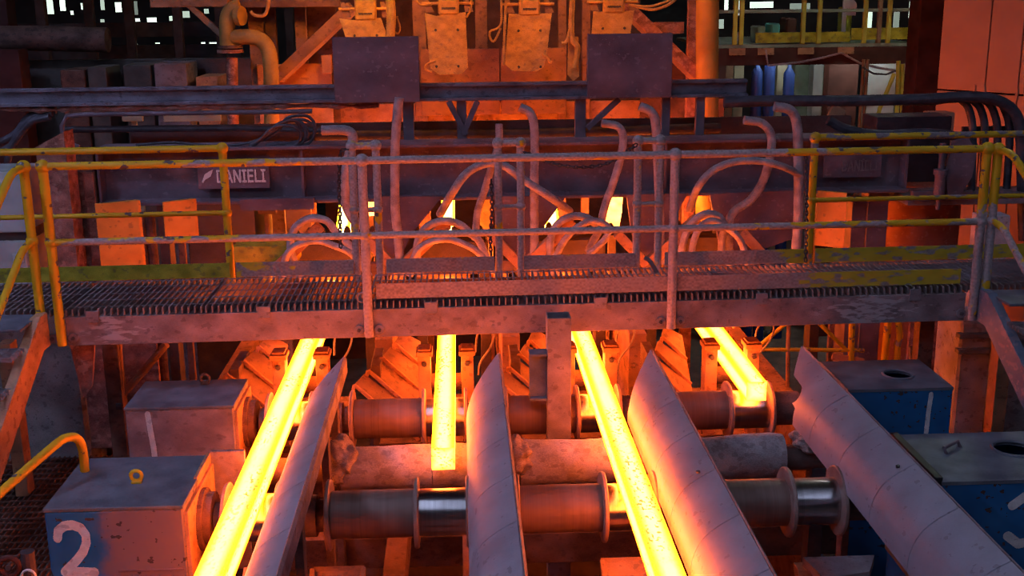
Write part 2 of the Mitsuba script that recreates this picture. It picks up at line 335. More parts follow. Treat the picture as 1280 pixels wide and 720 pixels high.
# bearing housings at both ends of each roll
def housing(name_label, x0, x1, y0, y1, side, body='blue_paint', hole=None):
    t = thing('bearing_housing', name_label, 'machine housing')
    z1 = 1.11
    if hole is None:
        part(t, 'body', G().bx(x0, x1, y0, y1, -1.5, z1-.02, .012), body, smooth=False)
        part(t, 'lid', G().bx(x0-.004, x1+.004, y0-.004, y1+.004, z1-.022, z1, .01), 'box_lid', smooth=False, label='dusty grey top plate')
    else:                                                  # hollow, with an open hole in its lid
        w = .03; g = G()
        for a in ((x0, x1, y0, y0+w), (x0, x1, y1-w, y1), (x0, x0+w, y0+w, y1-w), (x1-w, x1, y0+w, y1-w)): g.bx(*a, -1.5, z1-.02, .008)
        part(t, 'body', g, body, smooth=False)
        th = np.linspace(0, 2*np.pi, 33)[:-1]; hx, hy, hr = hole
        ring = Polygon([(x0-.004, y0-.004), (x1+.004, y0-.004), (x1+.004, y1+.004), (x0-.004, y1+.004)], [[(hx+hr*math.cos(q), hy+hr*math.sin(q)) for q in th]])
        part(t, 'lid', G().poly(ring, (0, 0, z1-.022), X, Y, (0, 0, .022)), 'box_lid', smooth=False, label='dusty grey top plate with a round hole')
        part(t, 'hole_rim', G().tube([(hx+hr*math.cos(q), hy+hr*math.sin(q), z1+.002) for q in np.append(th, 0)], .012, 6), 'box_lid')
    xs = x1 if side > 0 else x0
    ym = 6.53 if y0 < 7 else 8.17
    part(t, 'end_plate', G().bx(xs-.004 if side > 0 else xs-.024, xs+.024 if side > 0 else xs+.004, y0+.01, y1-.01, .3, z1-.05, .006), 'orange_lit_steel', smooth=False)  # orange colour carries the billet light on the side facing the strands
    part(t, 'seal_ring', G().lathe((xs, ym, .855), X*side, [(0, .19), (.05, .19), (.055, .18), (.055, .165), (.10, .165), (.10, .1)], 40), 'rusty_steel')
    return t
h1 = housing('blue box with a white painted 2 and a yellow lifting eye, front left', -2.43, -1.64, 6.18, 6.92, 1)
h2 = housing('greyish box behind the numbered box, white drip down its front', -2.43, -1.66, 7.84, 8.42, 1, 'dusty_steel')
h3 = housing('dark blue box cut by the right picture edge, a hole in its lid', 2.82, 3.75, 6.20, 6.95, -1, hole=(3.47, 6.66, .13))
h4 = housing('dark blue box on the right with a white drip on its corner', 2.80, 3.58, 7.84, 8.50, -1, hole=(3.28, 8.14, .11))
def eye(parent, x, y, m, lab):
    r = G(); th = np.linspace(0, 2*np.pi, 25)
    r.tube([(x+.032*math.cos(a), y, 1.155+.032*math.sin(a)) for a in th], .012, 8); r.bx(x-.03, x+.03, y-.02, y+.02, 1.108, 1.125)
    part(parent, 'lifting_eye', r, m, label=lab)
eye(h1, -1.99, 6.52, 'yellow_paint', 'yellow lifting eye')
eye(h2, -1.96, 8.32, 'rusty_steel', 'rusty lifting eye')
# the painted 2
two = LineString([(-.115, .075), (-.105, .12), (-.06, .15), (0, .155), (.055, .135), (.085, .09), (.085, .04), (.055, -.02), (0, -.075), (-.05, -.115), (-.09, -.145), (-.03, -.148), (.05, -.15), (.12, -.155)]).buffer(.031, join_style=1)
two = Polygon([(x*.80, z*.98) for x, z in two.exterior.coords])
part(h1, 'painted_number', G().poly(two, (-2.275, 6.1795, .855), X, Z, (0, -.0012, 0)), 'white_paint', smooth=False, label='white painted figure 2')
part(h1, 'seam', G().bx(-2.04, -1.66, 6.172, 6.182, .70, .712, 0), 'purple_steel', smooth=False)
part(h2, 'paint_drip', G().poly(LineString([(0, 0), (.008, -.12), (.02, -.25), (.022, -.33)]).buffer(.02), (-2.27, 7.8395, 1.06), X, Z, (0, -.0012, 0)), 'white_paint', smooth=False, label='white drip of paint')
part(h4, 'paint_drip', G().poly(LineString([(0, 0), (-.01, -.15), (-.015, -.36)]).buffer(.017), (3.42, 7.8395, 1.06), X, Z, (0, -.0012, 0)), 'white_paint', smooth=False, label='white drip of paint')
num = LineString([(-.10, .10), (-.03, .155), (.06, .13), (.09, .06), (.02, .01), (.09, -.05), (.06, -.13), (-.04, -.155), (-.11, -.10)]).buffer(.03)
part(h3, 'painted_number', G().poly(num, (3.36, 6.1995, .845), X, Z, (0, -.0012, 0)), 'white_paint', smooth=False, label='white painted figure cut by the picture edge')
part(h3, 'gasket', G().bar((2.80, 6.21, 1.10), (2.80, 6.94, 1.10), .05, .07), 'black_rubber')
part(h3, 'grab_handle', G().tube([(3.02, 6.62, 1.105), (3.0, 6.62, 1.15), (3.13, 6.72, 1.15), (3.15, 6.72, 1.105)], .012, 8), 'purple_steel')

# splash plate between the two left boxes, yellow handrail on the numbered box
sp = thing('splash_plate', 'flat pinkish steel plate behind the numbered box, next to the left billet', 'steel plate')
part(sp, 'sheet', G().bx(-1.64, -1.42, 6.93, 6.96, .3, 1.13, .004), 'dusty_steel', smooth=False)
part(sp, 'stiffener', G().bx(-1.66, -1.635, 6.55, 6.94, .3, 1.12, .004), 'orange_lit_steel', smooth=False)
single('bent_handrail', G().tube([(-2.36, 6.72, 1.10), (-2.36, 6.72, 1.25), (-2.375, 6.69, 1.335), (-2.41, 6.62, 1.37), (-2.46, 6.52, 1.355), (-2.62, 6.17, 1.25), (-2.80, 5.75, 1.12), (-2.98, 5.3, .98), (-3.02, 5.2, .9), (-3.02, 5.2, 0)], .028, 12, spline=5), 'yellow_paint',
       'yellow tube handrail bent down onto the numbered box', 'handrail')

# ================================================================ lagged pipe
g = G(); n = 60; xs = np.linspace(-.93, 2.22, n)
def lag(x0, x1, lab):
    xs = np.linspace(x0, x1, max(8, int((x1-x0)*24))); th = np.arange(28)*2*np.pi/28
    P = np.array([[(x, 7.4+.155*math.cos(a), .79+.155*math.sin(a)) for a in th] for x in xs]).reshape(-1, 3)
    q = (meshkit.fbm(P*9, 3, 4)-.5)*.035+(meshkit.noise(P*3, 8)-.5)*.03
    c = np.stack([P[:, 0], np.full(len(P), 7.4), np.full(len(P), .79)], 1); P = c+(P-c)*(1+q[:, None]/.155)
    m = len(xs); i, j = np.meshgrid(np.arange(m-1), np.arange(28), indexing='ij'); i, j = i.ravel(), j.ravel(); k = (j+1) % 28
    F = np.vstack([np.stack([i*28+j, (i+1)*28+k, i*28+k], 1), np.stack([i*28+j, (i+1)*28+j, (i+1)*28+k], 1)])
    V = np.vstack([P, [[xs[0], 7.4, .79], [xs[-1], 7.4, .79]]]); e = (m-1)*28
    F = np.vstack([F, [[len(P), q, (q+1) % 28] for q in range(28)], [[len(P)+1, e+(q+1) % 28, e+q] for q in range(28)]])
    return G().add(V, F)
lp = thing('lagged_pipe', 'fat horizontal pipe wrapped in grey lagging between the two rollers', 'pipe')
for a, b in ((-.86, -.24), (-.235, .36), (.365, 1.3), (1.305, 2.2)): part(lp, 'lagging_section', lag(a, b, ''), 'lagging', smooth=50)
part(lp, 'pipe', G().cyl((-1.6, 7.4, .78), (2.5, 7.4, .78), .09, 20), 'roll_shaft')
for x in (-1.55, 2.45): part(lp, 'stand', G().bx(x-.05, x+.05, 7.33, 7.47, -1.5, .72), 'dark_steel')
def lump(x, y, z, r, seed, lab):
    m = trimesh.creation.icosphere(3); v = np.array(m.vertices)
    v = v*(1+(meshkit.fbm(v*2.2+seed, 4, seed)-.5)[:, None]*1.1)*np.array(r)+(x, y, z)
    single('insulation_clump', G().add(v, np.array(m.faces)), 'slag_crust', lab, 'insulation', smooth=40)
lump(-.87, 7.36, .85, (.13, .15, .16), 3, 'ragged clump of torn insulation on the left end of the lagged pipe')
lump(.34, 7.33, .89, (.11, .13, .12), 9, 'ragged clump of torn insulation on the lagged pipe left of the square post')
lump(2.36, 7.35, .93, (.10, .16, .07), 14, 'flat crusty piece of insulation right of the lagged pipe end')

# ================================================================ tilted guide covers beside the billets
def sheet(prof, ya, yb, th):
    """A bent sheet: profile points (x, z), each with its own start and end in y; thickness th downwards along the profile's normal."""
    p = np.asarray(prof, float); t = np.gradient(p, axis=0); t /= np.linalg.norm(t, axis=1, keepdims=True); nr = np.stack([t[:, 1], -t[:, 0]], 1)
    q = p-nr*th; n = len(p)
    V = np.vstack([np.stack([a[:, 0], y, a[:, 1]], 1) for a in (p, q) for y in (ya, yb)]); F = []   # top ya, top yb, under ya, under yb
    for k in range(n-1):
        a, b, c_, d = k, n+k, 2*n+k, 3*n+k
        F += [[a, a+1, b+1], [a, b+1, b], [c_, d, d+1], [c_, d+1, c_+1], [a, c_, c_+1], [a, c_+1, a+1], [b, b+1, d+1], [b, d+1, d]]
    for k in (0, n-1): F += [[k, n+k, 3*n+k], [k, 3*n+k, 2*n+k]]
    m = trimesh.Trimesh(V, F, process=False); trimesh.repair.fix_normals(m); return G().add(m.vertices, m.faces)
def cover(c, y0, lab, notch=False):
    t = thing('guide_cover', lab, 'metal cover', None)
    prof = [(c+.40, 1.335), (c+.33, 1.297), (c+.262, 1.25), (c+.208, 1.195), (c+.172, 1.125), (c+.154, 1.05), (c+.15, .975)]
    pr = smooth_path([(x, 0, z) for x, z in prof], 8)[:, [0, 2]]; d = np.concatenate([[0], np.cumsum(np.linalg.norm(np.diff(pr, axis=0), axis=1))])
    end = np.maximum(8.22-2.3*(c+.40-pr[:, 0]), 7.67)                       # the far end is cut off at a slant
    if notch:
        m = d-(d[-1]-.20); end = np.where(np.abs(m) < .075, np.minimum(end, 7.66-np.sqrt(np.maximum(0, .075**2-m*m))*1.5), np.where(m >= .075, 7.52, end))
    L = .58; seams = [7.13-L*k for k in range(8)]; b = end
    for y in seams:
        y = max(y, y0); part(t, 'cover_sheet', sheet(pr, np.full(len(pr), y), b, .012), 'guide_plate', smooth=25); b = np.full(len(pr), y-.006)
        if y <= y0: break
    lip = sheet([(c+.402, 1.338), (c+.415, 1.325), (c+.418, 1.22)][::1], np.full(3, y0), np.full(3, 8.2), .008)
    part(t, 'edge_lip', lip, 'dusty_steel', smooth=False)
    for yy in (7.62, 7.02, 5.75, 4.6): part(t, 'support_leg', G().bx(c+.36, c+.41, yy-.05, yy+.05, -1.5, 1.30), 'roll_shaft')
    for yy in ([6.0] if c > .5 else []): part(t, 'bolt', G().cyl((c+.31, yy, 1.30), (c+.308, yy, 1.312), .012, 8), 'dark_steel')
    return t
cover(STR[0], 3.3, 'narrow grey sheet cover along the left billet, seen almost edge on')
cover(STR[1], 3.3, 'purple-grey sheet cover in the middle, left of the square post, with slanted end')
cover(STR[2], 3.3, 'purple-grey sheet cover lit orange along its edge by the billet right of the square post')
cover(STR[3], 3.3, 'widest sheet cover, with a rounded notch, running to the lower right corner', notch=True)

# supports, wedges and beams in the pit below the rolls
for i, (x, y, z, w, lab) in enumerate([(-.78, 6.2, .50, .30, 'rusty wedge block with a raised rim under the front roller, left of centre'), (-1.22, 6.2, .52, .2, 'rusty block under the front roller beside the left cover'),
        (.96, 6.2, .50, .32, 'rusty wedge block under the front roller below the right-hand billet')]):
    t = thing('cradle_block', lab, 'support block')
    part(t, 'block', G().poly([(0, -1.8), (0, -.18), (.36, 0), (.42, 0), (.42, -1.8)], (x-w/2, y-.3, z+.12), Y, Z, (w, 0, 0)), 'machine_brown', smooth=False)
    part(t, 'rim', G().bar((x-w/2, y-.3, z-.05), (x-w/2, y+.06, z+.135), .03, .03), 'machine_brown')
    part(t, 'rim', G().bar((x+w/2, y-.3, z-.05), (x+w/2, y+.06, z+.135), .03, .03), 'machine_brown')
t = thing('pedestal', 'dusty pedestal with a flat top under the bare end of the front roller', 'support block')
part(t, 'cap', G().poly([(0, 0), (.44, 0), (.34, -.20), (.05, -.26)], (2.02, 6.25, .62), X, Y, (0, 0, -.06)), 'dusty_steel', smooth=False)
part(t, 'leg', G().poly([(0, 0), (.13, 0), (.22, -.9), (.10, -.9)], (1.98, 6.2, .56), X, Z, (0, .1, 0)), 'orange_lit_steel', smooth=False)
part(t, 'column', G().bx(2.1, 2.3, 6.1, 6.24, -1.5, .56), 'rusty_steel')
for x in (-.48, .03, 1.7): 
    single('pit_beam', G().bx(x-.07, x+.07, 4.2, 9.6, .12, .38), 'rusty_steel', {-.48: 'dark rusty beam running forward under the rollers, leftmost of three', .03: 'dark rusty beam under the rollers beside the middle cover', 1.7: 'dark rusty beam under the rollers on the right of three'}[x], 'steel beam', smooth=False)
for yy in (5.6, 7.75, 9.0):
    single('cross_beam', G().bx(-2.6, 2.75, yy-.08, yy+.08, -.12, .12), 'rusty_steel', {5.6: 'dark cross beam deep in the pit nearest the camera', 7.75: 'dark cross beam in the pit between the rollers', 9.0: 'dark cross beam in the pit under the footbridge'}[yy], 'steel beam', smooth=False)

# ================================================================ footbridge
YF = lambda x: 8.16+.0194*(x+2.89)                        # front edge of the deck, rear edge .88 behind
def along(x, z, dy=0.0): return (x, YF(x)+dy, z)
br = thing('footbridge', 'narrow steel footbridge with grating deck crossing above the hot billets', 'walkway')
g = G().bar(along(-2.89, 1.592, .008), along(3.82, 1.592, .008), .014, .216)
g.bar(along(-2.89, 1.694, .15), along(3.82, 1.694, .15), .30, .012); g.bar(along(-2.89, 1.49, .04), along(3.82, 1.49, .04), .075, .012)  # wide upper flat added under the grating to hide the glow below
part(br, 'front_beam', g, 'beam_steel', smooth=False, label='dusty channel beam along the front edge')
part(br, 'rear_beam', G().bar(along(-4.3, 1.60, .86), along(5.4, 1.60, .86), .02, .2), 'rusty_steel', smooth=False)
for x in (-2.8, -1.2, .4, 2.0, 3.7): part(br, 'joist', G().bar((x, YF(x)+.03, 1.64), (x, YF(x)+.85, 1.64), .05, .1), 'rusty_steel', smooth=False)
for px, w in ((-2.69, .09), (-1.46, .09), (-.24, .09), (1.02, .09), (2.24, .09), (3.42, .09)):
    part(br, 'clip', G().bar(along(px-w/2, 1.70, -.006), along(px+w/2, 1.70, -.006), .012, .09), 'dusty_steel', smooth=False)
edges = [-4.3, -2.9, -1.9, -.72, .45, 1.6, 2.75, 3.86, 5.4]
for a, b in zip(edges[:-1], edges[1:]):
    g = G()
    for x in np.arange(a+.02, b-.01, .046):
        g.bar((x, YF(x)+.002, 1.730), (x, YF(x)+.87, 1.730), .011, .05, b=0)
    for dy in np.arange(.10, .87, .19): g.bar(along(a+.01, 1.748, dy), along(b-.01, 1.748, dy), .009, .008, b=0)
    part(br, 'grating', g, 'grating_steel', smooth=False, kind='stuff')
part(br, 'kick_plate', G().bar(along(-.64, 1.833, .012), along(3.77, 1.833, .012), .008, .115), 'burnt_toe', smooth=False, label='upright kick plate with remains of yellow paint')
for x0, x1 in ((-4.3, -1.87), (-1.82, -.88), (-.62, .26), (.50, 1.42), (1.66, 2.85), (2.92, 5.4)):
    part(br, 'toe_board', G().bar(along(x0, 1.81, .905), along(x1, 1.81, .905), .008, .12), 'olive_paint' if x0 < -4 else 'burnt_toe', smooth=False)
for x in (-2.75, 3.7): part(br, 'leg', G().bx(x-.06, x+.06, 8.66, 8.78, -1.5, 1.6), 'rusty_steel', smooth=False)

def ball(g, p, r=.05): g.lathe((p[0], p[1], p[2]-r), Z, [(r-r*math.cos(a), max(r*math.sin(a), 1e-4)) for a in np.linspace(0, np.pi, 9)], 14); return g
fr = thing('front_railing', 'long front railing of the footbridge, yellow at its ends and burnt grey between', 'railing')
for x in (-2.915, -.70, 1.55, 3.865):
    y = YF(x)-.036
    g = G().cyl((x, y, 1.50), (x, y, 2.80), .034, 14); ball(g, (x, y, 2.805), .05); ball(g, (x, y, 2.262), .044)
    m = 'yellow_paint' if x < -2 else 'burnt_paint'
    p_ = part(fr, 'post', g, m)
    for d in (-.075, .075): part(p_, 'lug', G().cyl((x+d, y+.02, 1.545), (x+d, y+.05, 1.545), .036, 14), 'dusty_steel'); part(p_, 'bolt', G().cyl((x+d, y+.004, 1.545), (x+d, y+.02, 1.545), .014, 6), 'dark_steel')
part(fr, 'top_rail', G().tube([(x, YF(x)-.036, 2.805) for x in np.linspace(-2.915, 3.865, 24)], .028, 12), 'burnt_paint')
part(fr, 'knee_rail', G().tube([(x, YF(x)-.036, 2.262) for x in np.linspace(-2.915, 3.865, 24)], .026, 12), 'burnt_paint')

def rear_rail(xs, lab, ends, m='burnt_paint', knee=True):
    t = thing('rear_railing', lab, 'railing')
    for x in xs:
        y = YF(x)+.945
        g = G().cyl((x, y, 1.50), (x, y, 2.775), .032, 14); ball(g, (x, y, 2.785), .048); ball(g, (x, y, 2.27), .042); part(t, 'post', g, m)
    a, b = ends
    part(t, 'top_rail', G().tube([(x, YF(x)+.945, 2.785) for x in np.linspace(a, b, 8)], .028, 12), m)
    if knee: part(t, 'knee_rail', G().tube([(x, YF(x)+.945, 2.27) for x in np.linspace(a, b, 8)], .02, 12), m)
rear_rail((-3.9, -1.87), 'yellow tube railing behind the footbridge at its left end', (-4.6, -1.87), 'yellow_paint')
rear_rail((-.86, -.67), 'pair of railing posts joined at the top behind the footbridge, leftmost pair', (-.86, -.67))
rear_rail((.30, .48), 'pair of railing posts joined at the top, middle pair behind the footbridge', (.30, .48))
rear_rail((1.43, 1.61), 'pair of railing posts joined at the top, rightmost pair behind the footbridge', (1.43, 1.61))
rear_rail((2.88, 4.9), 'yellow tube railing behind the footbridge at its right end', (2.88, 5.4), 'yellow_right')
def chain(pts, lab, r=.006, L=.045):
    p = smooth_path(pts, 20); d = np.concatenate([[0], np.cumsum(np.linalg.norm(np.diff(p, axis=0), axis=1))]); g = G()
    n = int(d[-1]/(L*.72))
    for i in range(n):
        s0 = (i+.5)*L*.72; c = np.array([np.interp(s0, d, p[:, k]) for k in range(3)]); t = unit(np.array([np.interp(s0+.01, d, p[:, k])-np.interp(s0-.01, d, p[:, k]) for k in range(3)])+1e-9)
        a = unit(np.cross(t, (.3, 1, .2))); b = np.cross(t, a); a = a if i % 2 else b
        th = np.linspace(0, 2*np.pi, 9); g.tube([c+t*L*.5*math.cos(q)+a*L*.28*math.sin(q) for q in th], r, 5, caps=False)
    single('chain', g, 'dark_steel', lab, 'chain')
chain([(-0.879, 9.12, 2.766), (-0.944, 9.12, 2.729), (-0.968, 9.12, 2.487), (-0.974, 9.12, 2.228), (-0.98, 9.12, 1.953)], 'thin chain hanging straight down beside the leftmost pair of railing posts')
chain([(0.242, 9.12, 2.498), (0.245, 9.12, 2.271), (0.229, 9.12, 2.008), (0.233, 9.12, 1.862)], 'thin chain hanging beside the middle pair of railing posts')
chain([(0.506, 9.12, 2.718), (0.73, 9.12, 2.625), (0.955, 9.12, 2.589), (1.179, 9.12, 2.618), (1.415, 9.12, 2.768)], 'thin chain slung in a bow between the middle and the rightmost post pair')
chain([(2.777, 9.12, 2.682), (2.798, 9.12, 2.422), (2.813, 9.12, 2.157), (2.828, 9.12, 1.755)], 'thin chain hanging at the end of the right-hand yellow railing')

# square post in front of the footbridge
sq = thing('square_post', 'hollow square steel post standing before the footbridge, open at the top', 'post')
g = G(); x0, x1, y0, y1 = .60, .772, 7.92, 8.09
for a in ((x0, x1, y0, y0+.012), (x0, x1, y1-.012, y1), (x0, x0+.012, y0+.012, y1-.012), (x1-.012, x1, y0+.012, y1-.012)): g.bx(*a, -1.5, 1.68, .002)
part(sq, 'tube', g, 'dusty_steel', smooth=False)
g = G().bx(.47, .60, 7.98, 8.00, 1.05, 1.40, .003); g.bx(.47, .60, 7.93, 8.06, 1.39, 1.41, .003); g.bx(.47, .60, 7.93, 8.06, 1.05, 1.07, .003)
part(sq, 'bracket', g, 'box_lid', smooth=False, label='bluish bracket on its left side')

# ---- stairs at both ends
def stair(side, lab):
    t = thing('stair', lab, 'stairs'); xi = -3.01 if side < 0 else 3.90; w = .85; ang = math.radians(30); ys = 8.02 if side < 0 else 8.12
    d = V3(0, -math.cos(ang), -math.sin(ang)); Ln = 3.1; nrm = V3(0, -math.sin(ang), math.cos(ang))
    for k, x in enumerate((xi, xi+side*w)):
        p0 = V3(x, ys, 1.70)
        g = G().poly([(0, 0), (-.14, .0), (-.14-Ln*math.cos(ang), -Ln*math.sin(ang)), (-.14-Ln*math.cos(ang), -Ln*math.sin(ang)-.24), (-.14, -.245), (0, -.245)], (x-.006, ys+.12, 1.745), Y, Z, (.012, 0, 0))
        g.bar(V3(x+side*.03, ys+.12, 1.745), V3(x+side*.03, ys-.02, 1.745), .06, .01)
        g.bar(V3(x+side*.03, ys-.02, 1.745), V3(x+side*.03, ys-.02-Ln*math.cos(ang), 1.745-Ln*math.sin(ang)), .07, .012)
        g.bar(V3(x+side*.03, ys-.02, 1.50), V3(x+side*.03, ys-.02-Ln*math.cos(ang), 1.50-Ln*math.sin(ang)), .07, .012)
        part(t, 'stringer', g, 'orange_lit_steel' if side < 0 else 'stair_right', smooth=False)  # warm billet light on the left stringer is put into its colour
    part(t, 'landing_plate', G().bx(xi+side*.04, xi+side*(w-.04), ys-.28, ys+.12, 1.715, 1.735, .003), 'box_lid', smooth=False)
    n = 9
    for i in range(n):
        q = V3(xi, ys-.42-i*.29, 1.60-i*.19)
        if q[2] < .1: break
        g = G()
        for yy in np.linspace(-.11, .11, 6): g.bx(xi+side*.02, xi+side*(w-.02), q[1]+yy-.004, q[1]+yy+.004, q[2]-.02, q[2]+.01, 0)
        for xx in np.linspace(.05, w-.05, 12): g.bx(xi+side*xx-.004, xi+side*xx+.004, q[1]-.11, q[1]+.11, q[2]-.015, q[2]+.008, 0)
        part(t, 'tread', g, 'dusty_steel', smooth=False)
    for k, x in enumerate((xi+side*.045,)):
        m = 'yellow_paint' if side < 0 else 'burnt_paint'
        py = ys+.13
        g = G().cyl((x, py, 1.70), (x, py, 2.79), .033, 14); ball(g, (x, py, 2.80), .05); ball(g, (x, py, 2.27), .044); part(t, 'rail_post', g, m)
        part(t, 'handrail', G().tube([(x, py, 2.80), (x, py-.22, 2.785), (x, py-.42, 2.69), (x, py-.75, 2.50), (x, py-2.8, 1.32)], .028, 12, spline=5), 'yellow_paint' if side < 0 else 'yellow_right')
        part(t, 'knee_rail', G().tube([(x, py, 2.27), (x, py-.20, 2.24), (x, py-.38, 2.14), (x, py-.70, 1.955), (x, py-2.8, .75)], .026, 12, spline=5), m)
        g = G().cyl((x, py-2.75, -1.5), (x, py-2.75, 1.34), .033, 14); part(t, 'rail_post', g, m)
    part(t, 'foot', G().bx(min(xi, xi+side*w), max(xi, xi+side*w), ys-2.75, ys-2.6, -1.5, .15), 'concrete', smooth=False)
    return t
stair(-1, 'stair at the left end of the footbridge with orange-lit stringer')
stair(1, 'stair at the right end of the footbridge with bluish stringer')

# ---- lower left corner: grating floor and what stands there
lg = thing('grating_floor', 'dark grating floor in the lower left corner beside the numbered box', 'floor grating')
for i, (y0, y1) in enumerate(((4.2, 5.6), (5.62, 7.0), (7.02, 8.4), (8.42, 9.7))):
    g = G()
    for x in np.arange(-4.6, -2.5, .045): g.bx(x-.003, x+.003, y0, y1, -.04, .0, 0)
    for y in np.arange(y0+.02, y1, .11): g.bx(-4.6, -2.5, y-.004, y+.004, -.012, .002, 0)
    part(lg, 'grating', g, 'rusty_steel', smooth=False, kind='stuff')
for x in (-4.55, -3.55, -2.55): part(lg, 'bearer', G().bx(x-.04, x+.04, 4.2, 9.7, -.2, -.04), 'dark_steel', smooth=False)
for x, y in ((-4.55, 4.4), (-4.55, 9.5), (-2.55, 9.5), (-2.55, 4.4)): part(lg, 'leg', G().bx(x-.05, x+.05, y-.05, y+.05, -1.5, -.2), 'dark_steel', smooth=False)
single('column', G().bx(-3.685, -3.583, 8.85, 9.0, 0, 1.3), 'orange_lit_steel', 'slim orange-lit column under the left stair', 'column', smooth=False)
cb = G().bx(-4.6, -3.35, 9.72, 10.2, -1.5, 1.35, .03)
single('concrete_plinth', cb, 'concrete', 'rough grey concrete block behind the left stair under the walkway level', 'concrete block', smooth=False)
single('hanging_plate', G().poly([(-2.93, 1.47), (-2.74, 1.47), (-2.79, 1.13), (-2.87, 1.02)], (0, 8.30, 0), X, Z, (0, .02, 0)), 'rust_column', 'pointed rusty plate hanging under the left end of the footbridge', 'steel plate', smooth=False)
g = G().bx(-3.291, -3.087, 9.6, 9.64, .1, 1.5); g.bx(-3.176, -2.732, 9.9, 9.94, .0, 1.6)
single('rusty_screen', g, 'rust_column', 'streaky rusty sheet screen behind the left end of the footbridge', 'steel screen', smooth=False)
t = thing('guard_rail', 'old pole with a sloping rail beside the grey box under the footbridge', 'railing')
part(t, 'pole', G().tube([(-2.736, 8.75, 1.346), (-2.764, 8.75, 0.849), (-2.803, 8.75, 0.165)], .032, 12), 'dusty_steel'); part(t, 'conduit', G().tube([(-2.683, 8.72, 1.353), (-2.705, 8.72, 0.858), (-2.743, 8.72, 0.177)], .014, 8), 'orange_lit_steel')
part(t, 'rail', G().tube([(-2.737, 8.75, 0.868), (-2.529, 8.75, 1.09), (-2.337, 8.75, 1.303)], .03, 12), 'machine_brown'); part(t, 'clamp', G().cyl((-2.746, 8.7, 0.826), (-2.702, 8.7, 0.825), .05, 12), 'dark_steel')
part(t, 'base', G().bx(-2.79-.06, -2.79+.06, 8.69, 8.81, -1.5, .35), 'dark_steel')
t = thing('valve', 'small valve with a red wheel and white ring low in the left corner', 'valve')
vx, vy, vz = (-2.369, 5.5, 1.09)
th = np.linspace(0, 2*np.pi, 17)
part(t, 'wheel', G().tube([(vx+.05*math.cos(a), vy, vz+.02+.05*math.sin(a)) for a in th], .014, 8), 'far_red'); part(t, 'ring', G().tube([(vx+.1+.035*math.cos(a), vy-.02, vz-.03+.035*math.sin(a)) for a in th], .007, 6), 'cabinet_grey')
part(t, 'spindle', G().cyl((vx, vy+.1, vz+.02), (vx, vy-.02, vz+.02), .014, 8), 'dark_steel'); part(t, 'pipe', G().cyl((vx+.06, vy+.1, 0), (vx+.06, vy+.1, vz+.05), .035, 12), 'dark_steel')

# ---- lower right: column, plinth, far yellow rails
single('column', G().bx(4.325, 4.432, 8.7, 8.84, -1.5, 1.277), 'orange_lit_steel', 'orange-lit column under the right stair', 'column', smooth=False)
t = thing('concrete_plinth', 'whitewashed stained concrete pier between the footbridge and the right column', 'concrete block')
part(t, 'block', G().bx(4.271, 4.604, 9.3, 9.8, -1.5, 1.172, .02), 'pier_wash', smooth=False)
for y in (418, 438): part(t, 'ledge', G().bx(4.258-.02, 4.59+.02, 9.24, 9.32, 1.057-.02-(y-418)*.007, 1.057+.02-(y-418)*.007), 'concrete', smooth=False)
single('concrete_plinth', G().bx(4.54, 5.5, 8.95, 9.5, -1.5, 1.109, .02), 'concrete', 'dark greenish concrete block right of the orange column at the picture edge', 'concrete block', smooth=False)
t = thing('low_railing', 'yellow tube railing low down behind the footbridge on the right', 'railing')
part(t, 'knee_rail', G().tube([(2.622, 10.2, 0.68), (3.154, 10.2, 0.667), (3.767, 10.2, 0.644)], .02, 8), 'yellow_paint')
part(t, 'brace', G().tube([(2.611, 10.2, 0.562), (2.83, 10.2, 0.769), (3.026, 10.2, 0.944)], .022, 8), 'yellow_paint'); part(t, 'brace', G().tube([(3.307, 10.2, 0.938), (3.493, 10.2, 0.753), (3.598, 10.2, 0.648)], .02, 8), 'yellow_paint')
part(t, 'post', G().tube([(3.634, 10.2, 0.93), (3.645, 10.2, 0.631), (3.671, 10.2, -0.011)], .03, 10), 'yellow_paint'); part(t, 'post', G().tube([(3.035, 10.2, 0.921), (3.041, 10.2, 0.646), (3.066, 10.2, 0.005)], .02, 10), 'machine_brown')
part(t, 'kick', G().bar((3.464, 10.2, 0.596), (3.774, 10.2, 0.533), .02, .06), 'orange_lit_steel')
for a, b, lab in ((1109, 1106, 'yellow pipe stub with red stripes behind the right blue box'), (1123, 1121, 'yellow pipe stub right of the red-striped one')):
    pass
single('pipe_stub', G().tube([(3.86, 9.9, 1.011), (3.858, 9.9, 0.836), (3.852, 9.9, 0.606), (3.892, 9.9, -0.063)], .034, 12), 'yellow_paint', 'upright yellow pipe with dark marks behind the right blue box', 'pipe')
single('pipe_stub', G().tube([(3.956, 9.9, 1.009), (3.981, 9.9, 0.871), (3.966, 9.9, 0.78), (3.972, 9.9, 0.603), (4.014, 9.9, -0.066)], .03, 12), 'yellow_right', 'slightly kinked upright yellow pipe, right of its straighter neighbour', 'pipe')
single('pipe_stub', G().tube([(3.804, 9.2, 0.994), (3.819, 9.2, 0.8), (3.853, 9.2, 0.362)], .018, 10), 'dusty_steel', 'thin grey pipe stub behind the right blue box', 'pipe')
single('rusty_screen', G().bx(4.273, 4.627, 10.4, 10.44, -1.5, 1.5), 'rust_column', 'rusty red sheet behind the right end of the footbridge', 'steel screen', smooth=False)

